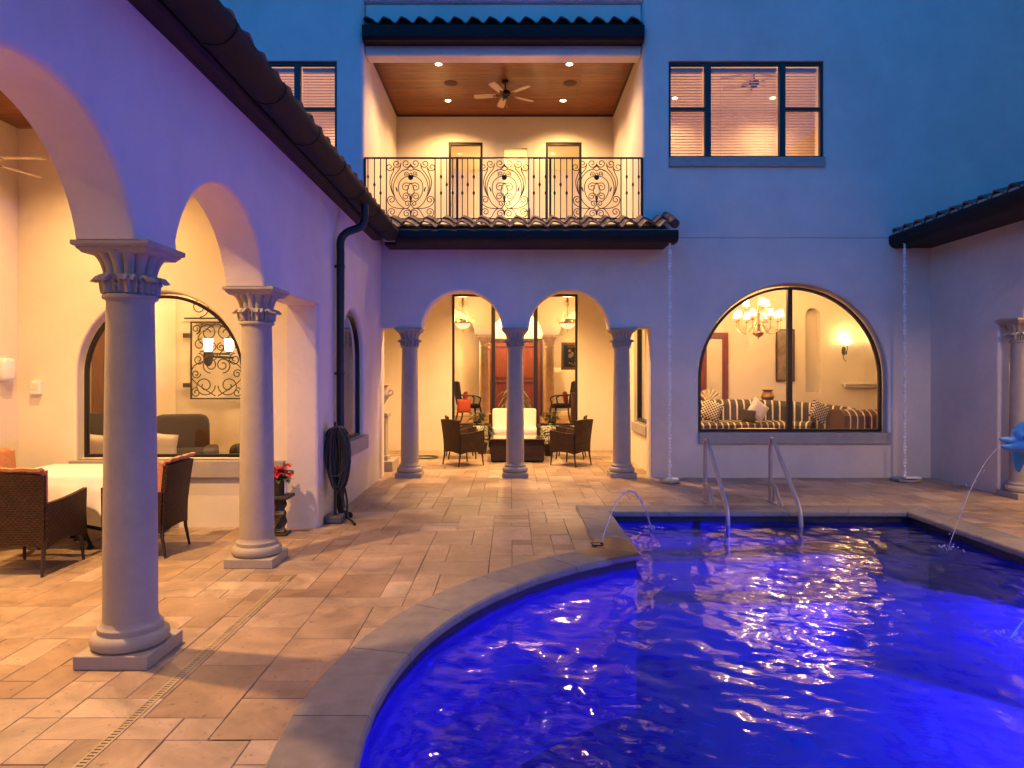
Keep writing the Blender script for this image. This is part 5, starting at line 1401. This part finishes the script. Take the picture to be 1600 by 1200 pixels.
def pillow(label, c, h, mat_, rx=0, rz=0, ry=0, name='pillow', group=None, mats=None):
    t = MB(); n = 12; vs = []; fs = []; mi = []
    for s_ in (-1, 1):
        for j in range(n + 1):
            for i in range(n + 1):
                u, v = 2 * i / n - 1, 2 * j / n - 1; e = (1 - u ** 4) * (1 - v ** 4)
                k = 1 - .07 * (1 - abs(u)) * abs(v) - .07 * (1 - abs(v)) * abs(u)
                vs.append((u * h * k, s_ * (.004 + .30 * h * e ** .6), v * h * k))
    W = n + 1
    for sd in (0, 1):
        for j in range(n):
            for i in range(n):
                q = [sd * W * W + j * W + i, sd * W * W + j * W + i + 1, sd * W * W + (j + 1) * W + i + 1, sd * W * W + (j + 1) * W + i]; fs.append(tuple(q if sd == 0 else q[::-1])); mi.append((i + j) % 2 if mats else 0)
    t.add(vs, fs, True, mi); o = t.build(name, mats or mat_, None, merge=False, sharp=100)
    o.location = c; o.rotation_euler = (rx, ry, rz); tag(o, label, 'pillow', group); return o
og = 'orange pillows on the hall armchairs'
pillow('orange pillow leaning on the back of the hall armchair under the chandelier', (-1.12, 16.85, 1.13), .17, M['orangepil'], R(-8), R(-75), name='pillow', group=og)
p_ = pillow('orange throw pillow hanging over the front of the hall armchair beside the window frame', (-1.13, 16.52, .95), .17, M['orangepil'], R(8), R(8), group=og)
pillow('orange pillow on the hall armchair under the flower painting', (1.36, 16.95, 1.14), .16, M['orangepil'], R(-8), R(75), group=og)
t = thing('hall_cabinet', 'narrow dark wood cabinet end at the hall window beside the flower painting', 'cabinet', (1.60, 16.2, .5))
MB().box(-.16, .22, -.2, .2, .06, .74).build('case', M['darkwood'], t, bevel=.006); MB().box(-.18, .24, -.22, .22, .74, .78).build('top', M['darkwood'], t, bevel=.006)
MB().box(-.17, .23, -.21, .21, 0, .06).build('plinth', M['darkwood'], t); f = MB(); f.ring(rect(-.12, .18, .14, .68), inset(rect(-.12, .18, .14, .68), .03), lambda u, v, d: (u, -.2 + d, v), -.012, -.001); f.build('door', M['darkwood'], t)
# flower painting: a generic still life
t = thing('flower_painting', 'dark still life of pale flowers in a gilt frame on the hall wall', 'painting', (1.66, 18.40, 2.2))
x0, x1, z0, z1 = -.30, .36, -.36, .38
f = MB(); f.ring(rect(x0, x1, z0, z1), inset(rect(x0, x1, z0, z1), .075), lambda u, v, d: (u, d, v), -.03, .0); f.build('frame', M['goldframe'], t, bevel=.008)
MB().box(x0 + .07, x1 - .07, -.012, -.002, z0 + .07, z1 - .07).build('canvas', M['canvasdark'], t)
m = MB(); rr = random.Random(21)
for q in range(9):
    cx, cz = rr.uniform(-.12, .18), rr.uniform(-.0, .22)
    for k in range(7):
        a = 2 * PI * k / 7; r_ = rr.uniform(.025, .045); m.rbox(cx + .022 * math.cos(a), -.0135, cz + .022 * math.sin(a), r_ * .6, .0015, r_ * .6, 1, 5)
for q in range(8):
    cx, cz = rr.uniform(-.18, .24), rr.uniform(-.26, -.16); m.rbox(cx, -.0135, cz, .022, .0015, .02, 1, 5)
m.build('painted_flower', M['petal'], t, merge=False)
for x, l in ((-1.62, 'light switch plate on the hall wall above the orange pillow armchair'), (1.38, 'light switch plate on the hall wall above the plain armchair')):
    t = thing('switch_plate', l, 'switch', (x, 20.198, 1.85), 0, 'hall switch plates'); MB().box(-.16, .16, -.01, -.001, -.07, .07).build('plate', M['cream_paint'], t, bevel=.003)
    for k in range(4): MB().box(-.12 + k * .07, -.09 + k * .07, -.016, -.01, -.03, .03).build('switch', M['white'], t)

# living room sofa: profile swept along its run, vertical stripes
def stripes_sweep(mb, path, prof, dark=.115, light=.032, hf=None):
    P = [Vector((*p, 0)) for p in path]; S = [0]
    for i in range(len(P) - 1): S.append(S[-1] + (P[i + 1] - P[i]).length)
    def at(s):
        s = max(0, min(S[-1], s))
        for i in range(len(P) - 1):
            if s <= S[i + 1] + 1e-9:
                t = (s - S[i]) / max(1e-9, S[i + 1] - S[i]); d = (P[i + 1] - P[i]).normalized()
                if i + 2 < len(P): d = d.lerp((P[i + 2] - P[i + 1]).normalized(), t * .5)
                if i > 0: d = d.lerp((P[i] - P[i - 1]).normalized(), (1 - t) * .5)
                d.normalize(); return P[i].lerp(P[i + 1], t), Vector((-d.y, d.x, 0))
    cuts = [0]; mi = []; s = 0; k = 0
    while s < S[-1]:
        s = min(S[-1], s + (dark if k % 2 == 0 else light)); cuts.append(s); mi.append(k % 2); k += 1
    m = len(prof); vs = []
    for c in cuts:
        p, nn = at(c); q_ = c / S[-1]; h_ = hf(q_) if hf else 1; vs += [p + nn * o + Vector((0, 0, F0 + (z - F0) * h_)) for o, z in prof]
    fs = []; ms = []
    for i in range(len(cuts) - 1):
        for k in range(m - 1): fs.append((i * m + k, i * m + k + 1, (i + 1) * m + k + 1, (i + 1) * m + k)); ms.append(mi[i])
    fs += [tuple(range(m)), tuple((len(cuts) - 1) * m + k for k in range(m))[::-1]]; ms += [0, 0]
    mb.add(vs, fs, True, ms)
F0 = .3
t = thing('striped_sofa', 'long curved sofa with dark and cream stripes inside the big arched window', 'sofa', (5.4, 13.8, F0))
sm_ = [M['sofadark'], M['sofacream']]
pth = [tuple(q)[:2] for q in catmull([(3.35, 14.0, 0), (4.2, 14.12, 0), (5.1, 14.12, 0), (5.7, 14.0, 0), (6.25, 13.72, 0), (6.7, 13.35, 0), (7.0, 12.9, 0)], 5)]
back = [(.13, F0 + .1), (.13, F0 + .62), (.12, F0 + .76), (.07, F0 + .85), (0, F0 + .88), (-.07, F0 + .85), (-.12, F0 + .76), (-.13, F0 + .45), (-.13, F0 + .1)]
m = MB(); stripes_sweep(m, pth, back, hf=lambda q: .97 + .05 * math.sin(PI * min(1, q / .62)) - (.20 * ((q - .6) / .4) ** 1.5 if q > .6 else 0)); m.build('backrest', sm_, t, True, merge=False)
seat = [(-.14, F0 + .08), (-.14, F0 + .44), (-.20, F0 + .48), (-.70, F0 + .47), (-.78, F0 + .42), (-.78, F0 + .08)]
m = MB(); stripes_sweep(m, pth[:20], seat); m.build('seat', sm_, t, True, merge=False)
arm_ = [(.28, F0 + .08), (.28, F0 + .62), (.27, F0 + .70), (.17, F0 + .76), (-.12, F0 + .77), (-.24, F0 + .73), (-.32, F0 + .66), (-.33, F0 + .58), (-.30, F0 + .08)]
m = MB(); stripes_sweep(m, [(6.02, 12.62), (6.5, 12.60), (7.0, 12.60)], arm_, .10, .022); m.build('arm', [M['sofabrown'], M['sofacream']], t, True, merge=False)
for x in (3.5, 5.0, 6.4): MB().box(x - .04, x + .04, 13.25, 13.33, F0, F0 + .09).build('leg', M['darkwood'], t, True)
sp = 'pillows on the striped sofa'
pillow('cream square pillow standing on its corner on the striped sofa', (4.86, 13.42, F0 + .72), .19, M['cush'], R(-18), R(6), R(38), group=sp)
ck = [M['sofadark'], M['sofacream']]
pillow('dark checked pillow at the near end of the striped sofa, by the wooden door', (3.95, 13.45, F0 + .70), .20, None, R(-15), R(-12), R(20), group=sp, mats=ck)
pillow('dark checked pillow just past the window mullion on the striped sofa', (6.05, 13.4, F0 + .68), .20, None, R(-16), R(10), R(30), group=sp, mats=ck)
pillow('small plum dark pillow in front of the cream pillow', (4.62, 13.25, F0 + .60), .13, M['darkfab'], R(-22), R(-8), R(8), group=sp)
pillow('small cream pillow tucked against the striped sofa arm', (6.62, 13.25, F0 + .62), .14, M['cush'], R(-20), R(20), R(30), group=sp)
t = thing('footstool', 'low tufted stool with scrolled wood legs in front of the striped sofa', 'footstool', (4.6, 12.6, F0))
m = MB(); m.rbox(0, 0, .34, .42, .25, .07, .35, 10); m.build('seat', M['sofacream'], t)
for sx in (-1, 1):
    for sy in (-1, 1):
        m = MB(); m.tube(catmull([(sx * .38, sy * .2, .30), (sx * .42, sy * .22, .2), (sx * .38, sy * .2, .08), (sx * .42, sy * .22, 0)], 4), .022, 8); m.build('leg', M['darkwood'], t)
t = thing('side_table', 'small round dark table behind the striped sofa', 'side table', (5.55, 14.75, F0))
m = MB(); m.lathe([(.20, 0), (.19, .02), (.03, .06), (.025, .66), (.06, .70)], 20); m.build('leg', M['darkwood'], t); m = MB(); m.lathe([(.26, .70), (.27, .715), (.26, .73)], 28); m.build('top', M['darkwood'], t)
t = thing('vase', 'small footed urn vase showing above the striped sofa back', 'vase', (5.55, 14.75, F0 + .73))
m = MB(); m.lathe([(.06, 0), (.05, .03), (.10, .10), (.14, .20), (.11, .28), (.07, .31), (.13, .35), (.12, .355), (.06, .32)], 26); m.build('body', M['goldframe'], t)
t = thing('tall_painting', 'tall narrow muted painting in a dark frame on the living room wall', 'painting', (6.22, 15.49, 2.16))
lp = rect(-.21, .21, -.60, .58); f = MB(); f.ring(lp, inset(lp, .03), lambda u, v, d: (u, d, v), -.035, -.0); f.build('frame', M['darkwood'], t)
MB().box(-.185, .185, -.02, -.004, -.575, .555).build('canvas', pmat('muted_canvas', (.22, .17, .11), .6, mott=(3.5, .55)), t)
t = thing('wall_ledge', 'white ledge shelf on the living room wall below the sconces', 'shelf', (8.2, 15.49, 1.52))
MB().box(-.70, .8, -.14, 0, -.04, .0).build('shelf', M['white'], t, bevel=.01); MB().box(-.66, .76, -.09, 0, -.10, -.04).build('moulding', M['white'], t, bevel=.012)
t = thing('palm_leaf_lamp', 'pale fan shaped ornament in front of the red wood door', 'ornament', (4.22, 14.55, F0))
m = MB(); m.lathe([(.14, 0), (.13, .03), (.02, .08), (.018, .85)], 16); m.build('stand', M['darkwood'], t)
m = MB()
def fan_(u, v): a = (u - .5) * 2.2; r_ = .04 + .22 * v; return ((r_ * math.sin(a), .02 * math.cos(u * 40) * v, .84 + r_ * math.cos(a)), (0, 1, 0))
m.panel(fan_, 40, 6, .012); m.build('fan', M['sofacream'], t, merge=False)

# lounge seen through the porch end window
def lounge_chair(label, loc, rz, mat_):
    t = thing('lounge_armchair', label, 'armchair', loc, rz, 'lounge armchairs')
    m = MB(); m.rbox(0, 0, .30, .42, .40, .15, .3, 10); m.build('seat', mat_, t); m = MB(); m.rbox(0, -.34, .62, .36, .11, .44, .3, 12); m.build('backrest', mat_, t)
    for s_ in (-1, 1): m = MB(); m.rbox(s_ * .40, .02, .40, .09, .38, .24, .35, 10); m.build('arm', mat_, t)
    for sx in (-1, 1):
        for sy in (-1, 1): MB().box(sx * .33 - .03, sx * .33 + .03, sy * .3 - .03, sy * .3 + .03, 0, .16).build('leg', M['darkwood'], t)
    return t
lounge_chair('dark high backed lounge armchair with a cream pillow below the iron scroll gate', (-4.45, 9.15, .1), R(200), M['darkfab'])
lounge_chair('dark lounge armchair at the far side of the lounge below the lantern', (-3.35, 9.7, .1), R(165), M['darkfab'])
lounge_chair('dark lounge armchair beside the lounge door', (-5.75, 9.4, .1), R(205), M['darkfab'])
pillow('cream pillow on the lounge armchair below the iron scroll gate', (-4.56, 8.93, .76), .19, M['cush'], R(14), R(10), R(8), group='lounge pillows')
pillow('cream pillow on the lounge armchair beside the lounge door', (-5.62, 9.12, .74), .19, M['cush'], R(14), R(20), R(12), group='lounge pillows')
t = thing('iron_gate', 'black wrought iron scroll grille over the lounge wall opening', 'iron grille', (-4.28, 11.0, 1.3))
gy = 10.98
for (a, b) in ((-5.15, -4.31), (-4.27, -3.43)):
    m = MB(); cx = (a + b) / 2; z0, z1 = 1.31, 2.56; m.ring(rect(a, b, z0, z1), inset(rect(a, b, z0, z1), .022), front(gy), -.012, .012)
    def tb(p): m.tube([(q[0], gy, q[1]) for q in p], .009, 5)
    for s_ in (1, -1):
        tb(spiral(cx + s_ * .19, 1.53, .17, PI if s_ > 0 else 0, s_ * 1.6)); tb(spiral(cx + s_ * .10, 1.86, .13, -PI / 2, s_ * 1.6)); tb(spiral(cx + s_ * .29, 1.95, .10, PI / 2, s_ * 1.5))
        tb(spiral(cx + s_ * .27, 2.19, .12, -PI / 2, -s_ * 1.5)); tb(spiral(cx + s_ * .14, 2.38, .15, PI / 2 * (1 - s_) , s_ * 1.5))
        tb(spiral(cx + s_ * .33, 1.72, .075, 0, s_ * 1.4)); tb(spiral(cx + s_ * .07, 2.15, .07, PI / 2, s_ * 1.4)); tb(spiral(cx + s_ * .33, 2.44, .08, -PI / 2, -s_ * 1.4)); tb(spiral(cx + s_ * .33, 1.42, .08, PI / 2, -s_ * 1.4))
        tb([tuple(q) for q in catmull([(cx + s_ * .02, 1.36), (cx + s_ * .38, 1.62), (cx + s_ * .36, 1.85), (cx + s_ * .05, 2.02), (cx + s_ * .30, 2.3), (cx + s_ * .02, 2.53)], 6)])
    m.build('leaf_panel', M['iron'], t, True, merge=False)
m = MB(); m.box(-5.25, -3.33, gy - .02, gy + .02, 2.60, 2.625)
for c, r_ in ((-5.0, .16), (-4.66, .11), (-4.42, .09)): m.tube([(q[0], gy, q[1]) for q in spiral(c, 2.79, r_, -PI / 2, 1.5)], .009, 5)
for c, r_ in ((-3.56, .16), (-3.9, .11), (-4.14, .09)): m.tube([(q[0], gy, q[1]) for q in spiral(c, 2.79, r_, -PI / 2, -1.5)], .009, 5)
m.build('crest', M['iron'], t, True, merge=False)
m = MB()
for z in (1.52, 2.32): m.box(-5.26, -5.15, gy - .03, gy + .03, z - .02, z + .05); m.box(-3.43, -3.32, gy - .03, gy + .03, z - .02, z + .05)
m.build('hinge', M['iron'], t, True)
t = thing('tall_canvas', 'tall brown picture panel leaning inside the narrow arched window', 'painting', (-3.5, 10.3, .1))
MB().box(-.02, .02, -.36, .36, .5, 2.05).build('canvas', pmat('brown_canvas', (.30, .17, .08), .6, mott=(3, .4)), t); f = MB(); f.ring(rect(-.40, .40, .46, 2.09), inset(rect(-.40, .40, .46, 2.09), .05), lambda u, v, d: (d, u, v), -.03, .03); f.build('frame', M['goldframe'], t)
for sy in (-.3, .3): MB().box(-.02, .02, sy - .02, sy + .02, 0, .47).build('leg', M['darkwood'], t)

t = thing('lounge_picture', 'small dark brown picture behind the iron scroll grille', 'painting', (-4.12, 11.27, 1.78))
MB().box(-.27, .27, -.03, -.012, -.24, .24).build('canvas', pmat('umber_canvas', (.10, .045, .02), .6, mott=(5, .5)), t); f = MB(); f.ring(rect(-.30, .30, -.27, .27), inset(rect(-.30, .30, -.27, .27), .04), lambda u, v, d: (u, d, v), -.045, -.011); f.build('frame', M['darkwood'], t)

# ================================================================== SKY, SUN, CAMERA
world = bpy.data.worlds.new('World'); scene.world = world; world.use_nodes = True
wn, wl = world.node_tree.nodes, world.node_tree.links
sky = wn.new('ShaderNodeTexSky'); sky.sky_type = 'NISHITA'; sky.sun_disc = False; sky.sun_elevation = R(3); sky.sun_rotation = R(20); sky.ozone_density = 6.8
wl.new(sky.outputs['Color'], wn['Background'].inputs['Color']); wn['Background'].inputs['Strength'].default_value = .142
cam = bpy.data.cameras.new('camera'); co = bpy.data.objects.new('camera', cam); col.objects.link(co); scene.camera = co
co.location = (0, 0, 1.7); co.rotation_euler = (R(90), 0, 0); cam.lens = 24; cam.sensor_width = 36; cam.shift_x = 2 / 1600; cam.shift_y = -14 / 1600; cam.clip_end = 500; cam.clip_start = .05
scene.view_settings.view_transform = 'Standard'; scene.view_settings.look = 'None'; scene.view_settings.exposure = 3; scene.view_settings.gamma = 1
scene.render.engine = 'CYCLES'; cy = scene.cycles
cy.max_bounces = 8; cy.diffuse_bounces = 3; cy.glossy_bounces = 3; cy.transmission_bounces = 4; cy.transparent_max_bounces = 14
cy.caustics_reflective = False; cy.caustics_refractive = False; cy.sample_clamp_indirect = 5; cy.sample_clamp_direct = 0
cy.use_denoising = True
try: cy.denoiser = 'OPENIMAGEDENOISE'
except Exception: pass
scene.render.film_transparent = False
